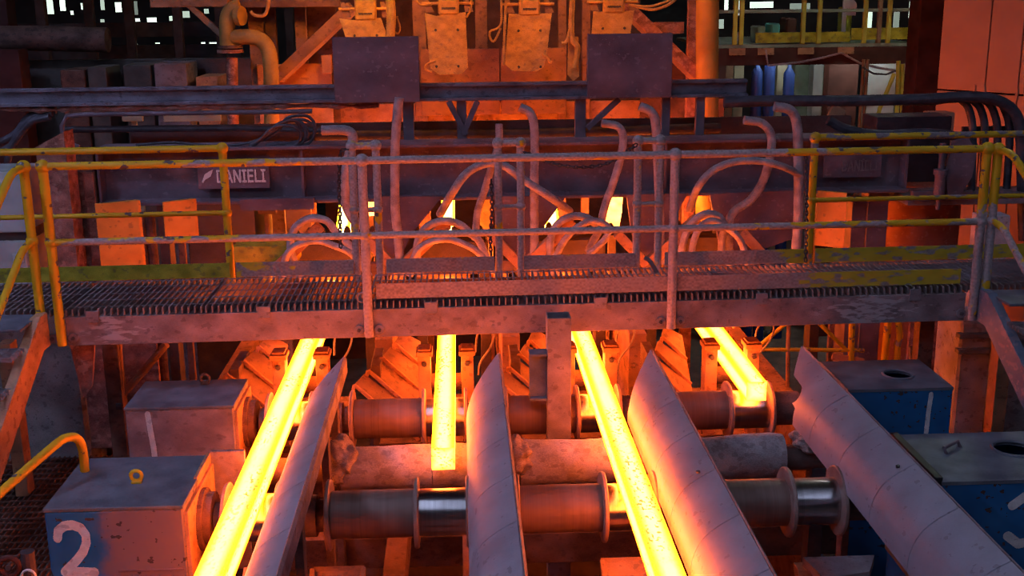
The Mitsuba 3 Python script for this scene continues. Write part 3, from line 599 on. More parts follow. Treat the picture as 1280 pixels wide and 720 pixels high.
# ================================================================ guides under the footbridge, one per strand
NTH = ['leftmost', 'second from the left', 'third from the left', 'rightmost']
for k, c in enumerate(STR):
    o = c-STR[1]
    t = thing('strand_guide', 'orange-lit stack of sloping guide plates beside the %s hot billet' % NTH[k], 'strand guide')
    lines = [((-0.884, 8.75, 0.927), .36), ((-0.791, 8.97, 0.972), .42), ((-0.692, 9.19, 1.009), .42), ((-0.596, 9.41, 1.064), .42), ((-0.508, 9.63, 1.132), .42)]
    ends = [(V3(x+o, y, z), V3(c-.23, y, z-(STR[1]-.23-x)*.97)) for (x, y, z), w in lines]
    for (p, q), (p2, q2) in zip(ends[:-1], ends[1:]):
        nn = unit(np.cross(q-p, p2-p)); nn = nn if nn[1] < 0 else -nn
        a_, b_, c_, d_ = p, q, q2, p2+V3(-.03, 0, -.03)
        v = np.array([a_, b_, c_, d_, a_-nn*.02, b_-nn*.02, c_-nn*.02, d_-nn*.02]); f = [[0, 1, 2], [0, 2, 3], [4, 6, 5], [4, 7, 6], [0, 4, 5], [0, 5, 1], [1, 5, 6], [1, 6, 2], [2, 6, 7], [2, 7, 3], [3, 7, 4], [3, 4, 0]]
        m_ = trimesh.Trimesh(v, f, process=False); trimesh.repair.fix_normals(m_)
        part(t, 'guide_plate', G().add(m_.vertices, m_.faces), 'machine_brown', smooth=False)
    for p, q in ends[:-1]: part(t, 'lit_edge_bar', G().bar(p, q, .03, .022, up=(0, 1, 0)).bar(p, p+V3(-.03, 0, -.13), .03, .022, up=(0, 1, 0)), 'orange_lit_steel', smooth=False)  # lighter orange bars stand for the edges lit by the billet
    part(t, 'back_post', G().bx(c-.62, c-.54, 9.0, 9.5, .3, 1.0), 'roll_shaft', smooth=False)
    for s_ in (-1, 1):
        xx = c+s_*.17
        g = G().bx(xx-.05, xx+.05, 8.72, 8.86, .3, 1.22); g.bx(xx-.065, xx+.065, 8.70, 8.88, 1.16, 1.20)
        q = part(t, 'roll_stand', g, 'orange_lit_steel', smooth=False)
        part(q, 'bolt', G().cyl((xx, 8.69, 1.10), (xx, 8.72, 1.10), .02, 8), 'dark_steel')
    part(t, 'guide_roll', G().lathe((c-.12, 8.79, .92), X, [(0, .07), (.24, .07)], 24), 'rusty_steel')
    part(t, 'wing', G().poly([(0, 0), (.30, .30), (.30, .33), (0, .03)], (c+.13, 9.25, 1.17), X, Z, (0, .35, 0)), 'orange_lit_steel', smooth=False)
    part(t, 'sole_plate', G().bx(c-.55, c+.3, 8.7, 9.85, .38, .44), 'rusty_steel', smooth=False)
    single('looped_cable', G().tube([(c+.24, 9.0, 1.10), (c+.26, 8.95, 1.27), (c+.33, 8.95, 1.33), (c+.39, 8.95, 1.27), (c+.36, 8.95, 1.15), (c+.28, 8.98, 1.02), (c+.26, 9.0, .9)], .009, 7, spline=5), 'hose_grey', 'thin looped cable right of the hot billet %s' % NTH[k], 'cable')
# side beams carrying the guides, and dark machine bodies between the strands
for k, x in enumerate((-2.35, -.72, .42, 1.57, 3.0)):
    single('machine_bed', G().bx(x-.05, x+.05, 8.9, 12.8, -1.5, .2).bx(x-.08, x+.08, 9.9, 12.6, .2, .95 if 0 < k < 4 else .3), 'machine_brown', 'dark brown machine bed %s, behind the sloping guide plates' % ('left of all strands', 'between the first and second strand', 'between the second and third strand', 'between the third and fourth strand', 'right of all strands')[k], 'machine bed', smooth=False)

# ================================================================ machine behind the footbridge
bm = thing('main_beam', 'long dusty purple I-beam carrying the maker plates behind the footbridge', 'steel beam')
BX0, BX1 = -3.31, 4.20
g = G().bx(BX0, BX1, 10.70, 10.73, 2.10, 2.60, .002); part(bm, 'web', g, 'purple_steel', smooth=False)
part(bm, 'top_flange', G().bx(BX0, BX1, 10.52, 10.92, 2.585, 2.615), 'purple_steel', smooth=False)
part(bm, 'bottom_flange', G().bx(BX0, BX1, 10.50, 10.94, 2.095, 2.125), 'purple_steel', smooth=False)
for x in (-3.29, -1.45, 1.9, 4.18): part(bm, 'stiffener', G().bx(x-.012, x+.012, 10.54, 10.70, 2.125, 2.585, .002), 'purple_steel', smooth=False)
for x in (-3.2, 4.0): part(bm, 'leg', G().bx(x-.1, x+.1, 10.72, 10.92, -1.5, 2.10), 'purple_steel', smooth=False)
def plate(px0, px1, py0, py1, lab, lit):
    x0, x1 = (-2.414, -1.759) if lit else (3.409, 3.959)
    z0, z1 = (2.222, 2.459) if lit else (2.227, 2.469)
    t = thing('maker_plate', lab, 'sign')
    part(t, 'board', G().bx(x0, x1, 10.60, 10.625, z0, z1, .006), 'purple_steel', smooth=False)
    for xx in (x0+.1, x1-.1): part(t, 'spacer', G().bx(xx-.02, xx+.02, 10.62, 10.705, z0+.05, z1-.05), 'dark_steel', smooth=False)
    m = meshkit.text_mesh('DANIELI', .115, .008, bold=True); v = np.array(m.vertices); wd = (x1-x0)-.20
    sc = wd/(v[:, 0].max()); h = .115 if lit else .10
    V = np.stack([x0+.165+v[:, 0]*sc, 10.598-v[:, 2], (z0+z1)/2-.058+v[:, 1]*h/.115], 1); part(t, 'lettering', G().add(V, np.array(m.faces)), 'letter_white' if lit else 'dusty_steel', smooth=False, label='white lettering DANIELI' if lit else 'raised lettering DANIELI in the colour of the plate')
    leaf = [(0, 0), (.035, .075), (.11, .115), (.085, .05), (.03, .018), (.012, -.012)]
    part(t, 'emblem', G().poly(leaf, (x0+.035, 10.60, (z0+z1)/2-.05), X, Z, (0, -.008, 0)), 'letter_white' if lit else 'purple_steel', smooth=False, label='leaf-shaped emblem')
plate(247, 337, 204, 236, 'dark maker plate with white letters DANIELI and a leaf emblem, on the left', True)
plate(1030, 1102, 190, 222, 'maker plate with barely readable raised letters on the right', False)

# side plates hanging below the beam between the strands, with sloping arms and roll housings
for i, (pts, lab) in enumerate([
        ([(-0.765, 10.45, 2.149), (-0.173, 10.45, 2.139), (-0.462, 10.45, 1.8), (-0.605, 10.45, 1.514), (-0.745, 10.45, 1.517)], 'dark tapering plate under the beam between the first and second strand'),
        ([(0.378, 10.45, 2.129), (0.969, 10.45, 2.118), (0.671, 10.45, 1.717), (0.685, 10.45, 1.372), (0.497, 10.45, 1.376), (0.374, 10.45, 1.753)], 'orange-edged tapering plate under the beam in the middle'),
        ([(1.533, 10.45, 2.123), (2.1, 10.45, 2.128), (1.943, 10.45, 1.806), (1.984, 10.45, 1.383), (1.711, 10.45, 1.389), (1.583, 10.45, 1.775)], 'tapering plate under the beam between the third and fourth strand'),
        ([(2.309, 10.45, 2.117), (3.149, 10.45, 2.14), (3.173, 10.45, 1.698), (2.461, 10.45, 1.45)], 'wide dark plate under the beam right of the last strand'),
        ([(-2.015, 10.45, 2.142), (-1.348, 10.45, 2.145), (-1.353, 10.45, 2.041), (-2.022, 10.45, 2.039)], 'short dark plate under the beam left of the first strand')]):
    q = [(a[0], a[2]) for a in pts]
    single('side_plate', G().poly(q, (0, 10.47, 0), X, Z, (0, .08, 0)), 'purple_steel', lab, 'steel plate', smooth=False)
for k, c in enumerate(STR):
    t = thing('straightener_head', 'roll head with sloping arms over the %s strand, behind the footbridge' % NTH[k], 'machine')
    part(t, 'arm', G().bar((c-.42, 10.30, 1.52), (c+.02, 10.30, 1.92), .10, .10), 'orange_lit_steel', smooth=False)
    part(t, 'arm', G().bar((c+.42, 10.30, 1.80), (c+.70, 10.30, 1.50), .10, .09), 'orange_lit_steel', smooth=False)
    part(t, 'cross_piece', G().bar((c-.30, 10.34, 1.50), (c+.62, 10.34, 1.50), .08, .12), 'roll_shaft', smooth=False)
    g = G().bx(c-.30, c+.40, 10.95, 11.3, 1.38, 1.62, .02); part(t, 'roll_housing', g, 'shade_dark_steel', smooth=False)  # dark base colour stands in for the shade around the roll head
    part(t, 'top_roll', G().lathe((c-.22, 11.12, 1.30), X, [(0, .10), (.44, .10)], 28), 'rusty_steel')
    g = G()
    for q in range(7):
        a = rng.uniform(0, 6.28); g.lathe((c-.28+.12*q, 10.86+.05*rng.random(), 1.66+.03*rng.random()), Z, [(0, .03+.03*rng.random()), (.05+.05*rng.random(), .03), (.11, .012)], 10)
    part(t, 'fitting', g, 'dark_steel')
    for xx in (c-.27, c+.37): part(t, 'stand', G().bx(xx-.05, xx+.05, 11.0, 11.3, -1.5, 1.40), 'shade_dark_steel', smooth=False)

def hose(pts, r, m, lab, n=12, sp=6, name='hose'):
    return single(name, G().tube(pts, r, n, spline=sp), m, lab, 'hose')
H = 10.22
for k, o in enumerate((0, 158, 330, 508)):
    which = NTH[k]
    sh = [(0, 0), (0, -2), (0, -5), (0, -6)][k]
    base = [[(376, 345), (366, 320), (364, 300), (372, 282), (390, 273), (408, 277), (420, 290), (436, 306)], [(352, 340), (358, 318), (372, 305), (395, 301), (415, 306), (440, 318), (452, 330)]]
    # replaced below by metric paths
LOOPS = [
 ([(-1.466, 10.22, 1.436), (-1.533, 10.22, 1.647), (-1.547, 10.22, 1.795), (-1.489, 10.22, 1.926), (-1.356, 10.22, 2.004), (-1.215, 10.22, 1.979), (-1.134, 10.22, 1.875), (-1.018, 10.22, 1.747), (-0.917, 10.22, 1.574)], [(-1.622, 10.12, 1.479), (-1.582, 10.12, 1.67), (-1.484, 10.12, 1.778), (-1.304, 10.12, 1.819), (-1.15, 10.12, 1.772), (-0.99, 10.12, 1.688), (-0.841, 10.12, 1.485)]),
 ([(-0.391, 10.22, 1.451), (-0.414, 10.22, 1.654), (-0.388, 10.22, 1.809), (-0.298, 10.22, 1.918), (-0.153, 10.22, 1.959), (-0.017, 10.22, 1.92), (0.076, 10.22, 1.837), (0.161, 10.22, 1.754), (0.245, 10.22, 1.513)], [(-0.481, 10.12, 1.477), (-0.432, 10.12, 1.662), (-0.329, 10.12, 1.77), (-0.156, 10.12, 1.811), (-0.006, 10.12, 1.771), (0.144, 10.12, 1.68), (0.286, 10.12, 1.498)]),
 ([(0.846, 10.22, 1.425), (0.802, 10.22, 1.651), (0.817, 10.22, 1.822), (0.905, 10.22, 1.939), (1.05, 10.22, 1.981), (1.181, 10.22, 1.934), (1.241, 10.22, 1.844), (1.197, 10.22, 1.755), (1.147, 10.22, 1.644)], [(0.838, 10.12, 1.621), (0.925, 10.12, 1.782), (1.04, 10.12, 1.897), (1.184, 10.12, 1.953), (1.315, 10.12, 1.892), (1.294, 10.12, 1.79), (1.208, 10.12, 1.702), (1.136, 10.12, 1.645)]),
 ([(1.998, 10.22, 1.514), (2.029, 10.22, 1.739), (2.091, 10.22, 1.887), (2.206, 10.22, 1.974), (2.331, 10.22, 1.957), (2.394, 10.22, 1.866), (2.383, 10.22, 1.747), (2.369, 10.22, 1.506)], [(2.081, 10.12, 1.536), (2.091, 10.12, 1.715), (2.145, 10.12, 1.862), (2.244, 10.12, 1.933), (2.37, 10.12, 1.887), (2.522, 10.12, 1.751), (2.605, 10.12, 1.525)])]
for k, (a, b) in enumerate(LOOPS):
    hose(a, .036, 'hose_grey', 'high hose loop lit orange, at the strand %s' % NTH[k])
    hose(b, .032, 'hose_grey', 'flatter hose loop in front, at the strand %s' % NTH[k])
hose([(-0.199, 10.44, 1.977), (-0.074, 10.15, 2.232), (0.05, 10.15, 2.395), (0.208, 10.15, 2.478), (0.371, 10.15, 2.469), (0.562, 10.15, 2.329), (0.812, 10.15, 2.159), (0.998, 10.44, 1.985)], .038, 'hose_grey', 'wide hose arch between the second and third strand, in front of the beam')
hose([(2.121, 10.46, 1.975), (2.125, 10.15, 2.23), (2.25, 10.15, 2.38), (2.429, 10.15, 2.456), (2.645, 10.15, 2.467), (2.865, 10.15, 2.42), (3.09, 10.28, 2.317)], .034, 'hose_grey', 'wide hose arch in front of the beam on the right')
PIPES = [([(-1.226, 10.3, 2.78), (-1.014, 10.3, 2.777), (-0.953, 10.3, 2.712), (-0.996, 10.3, 2.548), (-1.042, 10.3, 2.333), (-1.043, 10.3, 2.137), (-0.992, 10.3, 1.989), (-0.909, 10.3, 1.906)], .045, 'hose_grey', 'curved pipe dropping in front of the beam beside the leftmost post pair'),
 ([(-0.53, 10.3, 3.059), (-0.558, 10.3, 2.862), (-0.582, 10.3, 2.578), (-0.6, 10.3, 2.07), (-0.581, 10.3, 1.773), (-0.571, 10.3, 1.435)], .042, 'hose_grey', 'straight pipe hanging down left of the second strand'),
 ([(0.352, 10.3, 2.813), (0.343, 10.3, 2.635), (0.275, 10.3, 2.419), (0.207, 10.3, 2.202), (0.145, 10.3, 2.019), (0.119, 10.3, 1.76)], .034, 'hose_grey', 'leaning pipe between the second strand and the middle post pair'),
 ([(0.539, 10.3, 2.959), (0.632, 10.3, 2.901), (0.667, 10.3, 2.737), (0.664, 10.3, 2.267), (0.66, 10.3, 1.409)], .040, 'hose_grey', 'straight pipe hanging down right of the middle post pair'),
 ([(1.27, 10.3, 2.807), (1.415, 10.3, 2.776), (1.467, 10.3, 2.675), (1.441, 10.3, 2.473), (1.378, 10.3, 2.255), (1.307, 10.3, 2.05), (1.258, 10.3, 1.812)], .036, 'hose_grey', 'bent pipe with light patches above the third strand'),
 ([(1.614, 10.3, 2.951), (1.723, 10.3, 2.893), (1.762, 10.3, 2.756), (1.794, 10.3, 2.321), (1.834, 10.3, 1.499)], .042, 'hose_grey', 'pipe behind the rightmost post pair'),
 ([(2.559, 10.3, 2.816), (2.721, 10.3, 2.785), (2.814, 10.3, 2.668), (2.809, 10.3, 2.45), (2.752, 10.3, 2.246), (2.648, 10.3, 2.085), (2.504, 10.3, 1.983), (2.456, 10.3, 1.864), (2.465, 10.3, 1.638), (2.497, 10.3, 1.37)], .040, 'hose_grey', 's-shaped pipe over the rightmost strand'),
 ([(2.83, 10.3, 2.934), (2.978, 10.3, 2.896), (3.043, 10.3, 2.766), (3.074, 10.3, 2.446), (3.098, 10.3, 2.002), (3.099, 10.3, 1.701), (3.071, 10.3, 1.358)], .045, 'hose_grey', 'tall bent pipe at the right end of the hose arch')]
for p, r, m, lab in PIPES:
    single('pipe', G().tube(p, r, 14, spline=6), m, lab, 'pipe')

# bright glimpses through the gaps right of the strands
for k, (p, q, lab) in enumerate([([(1.651, 12.2, 1.802), (1.63, 12.2, 1.415)], .22, 'bright glimpse through the gap right of the third strand'), ([(-0.987, 12.2, 1.85), (-0.978, 12.2, 1.658)], .16, 'small bright glimpse through the gap left behind the leftmost post pair'), ([(0.252, 12.2, 1.793), (0.258, 12.2, 1.6)], .2, 'dull glowing piece behind the leaning pipe by the middle post pair')]):
    pass

# ---- rail beam, brackets and pipes above the main beam
rb = thing('rail_beam', 'dark rail girder running above the main beam, worn bright on its lower edge', 'rail')
z0, z1 = 2.975, 3.135
rx0, rx1 = -6.0, 2.72
g = G().bx(rx0, rx1, 10.86, 10.98, z1-.03, z1).bx(rx0, rx1, 10.90, 10.94, z0+.03, z1-.03).bx(rx0, rx1, 10.82, 11.0, z0, z0+.03)
part(rb, 'girder', g, 'rail_steel', smooth=False)
for px in (480, 730, 838, 878): 
    pass
for x, w in ((-5.5, .09), (-.48, .10), (.02, .09), (1.14, .10), (1.95, .08), (2.28, .08)):
    part(rb, 'bracket', G().bx(x-w/2, x+w/2, 10.86, 10.94, 2.61 if x > -3.3 else -1.5, z0), 'purple_steel', smooth=False)
part(rb, 'strut', G().bar((-.10, 10.84, 2.97), (.06, 10.84, 2.66), .05, .06, up=(0, 1, 0)), 'purple_steel', smooth=False)
part(rb, 'strut', G().bar((.17, 10.84, 2.97), (.03, 10.84, 2.66), .05, .06, up=(0, 1, 0)), 'purple_steel', smooth=False)
part(rb, 'strut', G().bar((1.50, 10.84, 2.97), (1.20, 10.84, 2.70), .05, .05, up=(0, 1, 0)), 'purple_steel', smooth=False)
single('thin_pipe', G().tube([(-3.688, 10.98, 2.747), (-2.07, 10.98, 2.737), (-1.021, 10.98, 2.691)], .032, 12), 'hose_dark', 'thin dark pipe lying low along the main beam top on the left', 'pipe')
single('thin_pipe', G().tube([(-3.541, 10.86, 2.595), (-3.618, 10.86, 2.626), (-3.67, 10.86, 2.686), (-3.681, 10.86, 2.79), (-3.62, 10.86, 2.885), (-3.43, 10.86, 2.897), (-1.372, 10.86, 2.896)], .022, 10), 'purple_steel', 'thin purple pipe bent down at the left end of the main beam', 'pipe')
single('thin_pipe', G().tube([(-1.403, 11.31, 2.612), (0.511, 11.31, 2.598), (2.573, 11.31, 2.63)], .05, 12), 'hose_dark', 'dark pipe behind the rail girder brackets in the middle', 'pipe')
g = G()
coil = thing('cable_coil', 'coil of grey cables lying on the main beam, left of the first hose', 'cable')
for q in range(6):
    P_ = np.array([(-1.878, 10.6, 2.632), (-1.749, 10.6, 2.717), (-1.62, 10.6, 2.817), (-1.474, 10.6, 2.844), (-1.392, 10.6, 2.755), (-1.442, 10.6, 2.639), (-1.632, 10.6, 2.613), (-1.792, 10.6, 2.608)]); P_ = P_+(q-2.5)*np.array([.028, .01, .012])+rng.normal(0, .012, P_.shape)
    part(coil, 'cable_turn', G().tube(P_, .014, 8, spline=5), 'hose_dark')
part(coil, 'cable_tail', G().tube([(-2.945, 10.6, 2.641), (-2.584, 10.6, 2.657), (-2.227, 10.6, 2.615), (-1.862, 10.6, 2.66), (-1.673, 10.6, 2.774)], .013, 8, spline=6), 'hose_dark')

xs_ = np.linspace(-4.3, -.75, 90); P_ = np.stack([xs_, np.full(90, 10.87), 2.955-.02*np.array([meshkit.noise(np.array([x*9, 1, 2])) for x in xs_])], 1)
part(rb, 'crust', G().tube(P_, .008+.038*np.array([meshkit.noise(np.array([x*14, 5, 7])) for x in xs_]), 7), 'rust_column', label='lumpy rusty crust under the girder')
for i, P_ in enumerate(([(-4.37, 10.95, 2.611), (-4.153, 10.95, 2.712), (-4.019, 10.95, 2.859), (-3.881, 10.95, 2.916), (-3.747, 10.95, 2.929)], [(-4.363, 10.9, 2.513), (-4.175, 10.9, 2.615), (-4.069, 10.9, 2.776), (-3.926, 10.9, 2.878), (-3.763, 10.9, 2.905)], [(-4.228, 10.85, 2.376), (-4.177, 10.85, 2.562), (-4.089, 10.85, 2.694), (-3.942, 10.85, 2.839), (-3.777, 10.85, 2.881)])):
    hose(P_, .034, 'hose_dark', 'dark hose curving down at the left picture edge under the rail girder, %s of three' % ('rear', 'middle', 'front')[i])
single('shackle', G().tube([(1.463, 8.95, 1.875), (1.502, 8.95, 1.848), (1.536, 8.95, 1.795), (1.556, 8.95, 1.748)], .018, 9, spline=4), 'dusty_steel', 'short bent pipe end lying on the footbridge deck by the rightmost post pair', 'pipe end')
single('ring', G().tube([(-.745+.03*math.cos(a), 8.17+.0*a, 1.80+.035*math.sin(a)) for a in np.linspace(0, 2*np.pi, 17)], .008, 6), 'dusty_steel', 'small steel ring at the foot of the second front railing post', 'ring')
# two guard plates on the rail
for x0, x1, zt, zb, lab in ((-1.143, -0.362, 3.571, 2.979, 'dark purple sheet shield on the rail girder, left one'), (1.195, 1.976, 3.573, 2.99, 'dark purple sheet shield on the rail girder, right one')):
    t = thing('sheet_shield', lab, 'metal shield')
    part(t, 'sheet', G().bx(x0, x1, 10.74, 10.755, zb, zt, .003), 'purple_steel', smooth=False)
    part(t, 'side_return', G().bx(x1-.012, x1, 10.755, 10.86, zb, zt, .002), 'purple_steel', smooth=False); part(t, 'side_return', G().bx(x0, x0+.012, 10.755, 10.86, zb, zt, .002), 'purple_steel', smooth=False)
    for fx in (.3, .73):
        for fz in (.1, .5, .92): part(t, 'rivet', G().cyl((x0+(x1-x0)*fx, 10.735, zb+(zt-zb)*fz), (x0+(x1-x0)*fx, 10.74, zb+(zt-zb)*fz), .009, 8), 'dusty_steel')

# ---- right end of the main beam: valve, disc, hose bundle
t = thing('beam_end', 'rounded purple end bracket with an upright cylinder at the right end of the main beam', 'machine part')
part(t, 'end_disc', G().poly(Polygon([(0, 0), (.12, .22), (.14, .45), (.05, .58), (-.08, .55), (-.14, .3), (-.1, .05)]), (4.631, 10.4, 2.031), X, Z, (0, .05, 0)), 'purple_steel', smooth=False)
part(t, 'cylinder', G().lathe((4.447, 10.4, 1.944), Z, [(0, .02), (.1, .02), (.1, .05), (.33, .05), (.33, .065), (.38, .065), (.38, .03), (.62, .03)], 18), 'purple_steel')
part(t, 'bracket', G().bx(4.225, 4.799, 10.46, 10.52, 2.016, 2.108), 'purple_steel', smooth=False)
single('side_platform', G().bx(4.197, 6.2, 10.5, 11.05, 1.966, 2.043).bx(5.9, 6.1, 10.8, 11.0, -1.5, 2.1), 'dusty_steel', 'flat bluish platform edge behind the right end of the footbridge', 'platform', smooth=False)
hose([(2.475, 10.75, 2.933), (2.891, 10.75, 2.942), (3.575, 10.75, 2.933), (4.339, 10.75, 2.937), (4.799, 10.75, 2.953), (5.071, 10.75, 2.919), (5.26, 10.75, 2.804), (5.346, 10.75, 2.575), (5.409, 10.75, 2.112), (5.482, 10.75, 1.558)], .052, 'hose_dark', 'thick dark hose running along the top right and bending down at the picture edge')
for i, (dx, lab) in enumerate(((0, 'leftmost'), (12, 'second'), (25, 'third'), (37, 'fourth'))):
    P_ = [[(4.227, 10.85, 2.899), (4.689, 10.85, 2.931), (4.809, 10.85, 2.891), (4.881, 10.85, 2.784), (4.924, 10.85, 2.569), (4.958, 10.85, 2.025)], [(4.312, 10.87, 2.896), (4.775, 10.87, 2.935), (4.919, 10.87, 2.895), (5.007, 10.87, 2.78), (5.051, 10.87, 2.565), (5.079, 10.87, 2.019)], [(4.398, 10.89, 2.893), (4.845, 10.89, 2.94), (5.036, 10.89, 2.9), (5.134, 10.89, 2.776), (5.186, 10.89, 2.561), (5.208, 10.89, 2.013)], [(4.484, 10.91, 2.89), (4.908, 10.91, 2.945), (5.138, 10.91, 2.912), (5.252, 10.91, 2.788), (5.315, 10.91, 2.556), (5.337, 10.91, 2.008)]][i]
    hose(P_, .036, 'hose_dark', 'dark hose of the bundle bending down before the orange cabin, %s of four' % lab)
hose([(3.488, 10.8, 2.749), (3.686, 10.8, 2.655), (3.998, 10.8, 2.605), (4.462, 10.8, 2.613), (4.778, 10.8, 2.562), (4.928, 10.8, 2.46)], .045, 'hose_dark', 'dark hose sagging over the main beam below the white panel')
single('hose_clamp_plate', G().bx(4.862, 5.469, 10.95, 10.98, 2.585, 2.647), 'dark_steel', 'flat clamp bar across the hose bundle', 'clamp', smooth=False)
single('dark_cabinet', G().bx(4.141, 4.902, 11.3, 11.7, 2.037+.02, 2.713), 'dark_steel', 'low dark box behind the main beam beneath the yellow frame', 'box', smooth=False)
single('orange_offcut', G().poly([(0, 0), (.08, .17), (.20, .10), (.17, -.02)], (3.674, 11.45, 2.669), X, Z, (0, .05, 0)), 'orange_lit_steel', 'small tilted orange plate on the main beam left of the sagging hose', 'steel plate', smooth=False)

# ---- left end: rust columns, cabinets and orange plates
t = thing('rust_column', 'big flaking rust-red column with a slanted top behind the left yellow railing', 'column')
x = -3.487
part(t, 'shaft', G().poly([(-.125, 1.35), (.125, 1.35), (.125, 2.84), (-.125, 2.714)], (x, 9.95, 0), X, Z, (0, .25, 0)), 'rust_column', smooth=False)
g = G(); x0, x1 = -3.444, -3.234; zt = 2.452
g.bx(x0, x0+.05, 10.2, 10.22, -1.5, zt).bx(x0+.05, x1-.08, 10.26, 10.28, -1.5, zt).bx(x1-.08, x1, 10.2, 10.22, -1.5, zt).bx(x0+.04, x0+.05, 10.2, 10.27, -1.5, zt).bx(x1-.09, x1-.08, 10.2, 10.27, -1.5, zt)
single('channel_column', g, 'rust_column', 'flaking channel-shaped column right of the big rust-red one', 'column', smooth=False)
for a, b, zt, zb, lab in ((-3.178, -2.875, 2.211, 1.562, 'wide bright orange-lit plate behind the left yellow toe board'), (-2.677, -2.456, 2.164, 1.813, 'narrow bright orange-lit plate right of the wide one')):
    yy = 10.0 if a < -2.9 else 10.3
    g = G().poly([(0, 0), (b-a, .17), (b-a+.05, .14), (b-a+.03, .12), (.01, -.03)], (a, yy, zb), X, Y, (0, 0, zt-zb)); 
    t = thing('hot_lit_plate', lab, 'steel plate'); part(t, 'sheet', g, 'plate_lit_orange', smooth=False); part(t, 'leg', G().bx((a+b)/2-.03, (a+b)/2+.03, yy+.11, yy+.17, -1.5, zb+.1), 'rusty_steel', smooth=False)
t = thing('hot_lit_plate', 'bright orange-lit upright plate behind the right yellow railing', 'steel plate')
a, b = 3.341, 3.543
part(t, 'sheet', G().poly([(0, .16), (b-a, 0), (b-a-.01, -.03), (-.03, .13)], (a, 10.3, 1.618), X, Y, (0, 0, .52)), 'plate_lit_orange', smooth=False); part(t, 'leg', G().bx(b-.05, b, 10.4, 10.46, -1.5, 1.7), 'rusty_steel', smooth=False)
t = thing('grey_cabinet', 'light grey cabinet with a small white label at the left picture edge', 'cabinet')
part(t, 'upper_box', G().bx(-4.9, -3.783, 10.0, 10.5, 1.967, 2.505, .01), 'cabinet_grey', smooth=False)
part(t, 'lower_box', G().bx(-4.9, -3.812, 10.0, 10.5, 1.35, 1.889, .01), 'cabinet_grey', smooth=False)
part(t, 'label_plate', G().bx(-3.926, -3.837, 9.985, 9.998, 1.704, 1.783, .001), 'far_white', smooth=False)
part(t, 'gap', G().bx(-4.85, -3.79, 10.05, 10.45, 1.882, 1.974), 'shade_dark_steel', smooth=False)  # solid dark block stands in for the shaded gap between the boxes
for i, (px, w, lab) in enumerate(((175, .05, 'dark upright pipe between the two orange plates, left of three'), (186, .035, 'dark upright pipe between the two orange plates, middle of three'), (196, .045, 'dark upright pipe between the two orange plates, right of three'))):
    xx = [-2.982, -2.901, -2.828][i]
    single('upright_pipe', G().cyl((xx, 10.42, -1.5), (xx, 10.42, 2.05), w, 12), 'rusty_steel', lab, 'pipe')
t = thing('green_cylinder', 'greenish upright cylinder under the main beam left of the first hose loop', 'cylinder')
part(t, 'barrel', G().lathe((-1.957, 11.3, 1.1), Z, [(0, .09), (.95, .09), (.96, .06), (1.0, .06)], 20), 'far_green'); part(t, 'neck', G().cyl((-1.957, 11.3, -1.5), (-1.957, 11.3, 1.1), .05, 10), 'dark_steel')
single('valve_block', G().bx(-1.961, -1.785, 11.0, 11.15, 1.903, 2.012).bx(-1.892-.02, -1.892+.02, 11.05, 11.1, -1.5, 1.965), 'dusty_steel', 'small grey valve block above the greenish cylinder', 'valve', smooth=False)
single('channel_plate', G().bx(-1.843, -1.719, 11.1, 11.16, -1.5, 2.039), 'dusty_steel', 'pale upright strip right of the greenish cylinder', 'steel plate', smooth=False)
single('olive_tray', G().bx(-2.086, -1.506, 10.3, 10.6, 1.578, 1.742).bx(-1.811-.04, -1.811+.04, 10.4, 10.5, -1.5, 1.593), 'olive_paint', 'dull olive tray behind the left toe board beside the first hose loop', 'tray', smooth=False)
single('added_shade_sheet', G().bx(-3.1, -1.7, 12.9, 12.95, -1.5, 2.2), 'shade_dark_steel', 'dark sheet standing in for the shade under the main beam on the left', 'steel screen', smooth=False)  # dark sheet added to stand for the shade below the beam
single('purple_cabinet', G().bx(3.759, 4.072, 10.75, 11.1, -1.5, 1.967), 'purple_steel', 'purple cabinet under the right end of the main beam', 'cabinet', smooth=False)
t = thing('orange_tank', 'broad red-orange vessel behind the yellow toe board on the right', 'tank')
part(t, 'shell', G().lathe((4.703, 11.5, -1.5), Z, [(0, .42), (2.037+1.5, .42), (2.037+1.52, .38)], 40), 'tank_red'); part(t, 'seam_band', G().lathe((4.703, 11.5, 1.85), Z, [(0, .425), (.03, .425)], 40), 'rust_column')
single('perforated_box', G().bx(4.641, 4.905, 9.9, 10.1, -1.5, 1.972), 'pier_wash', 'pale stained box behind the right railing post', 'box', smooth=False)

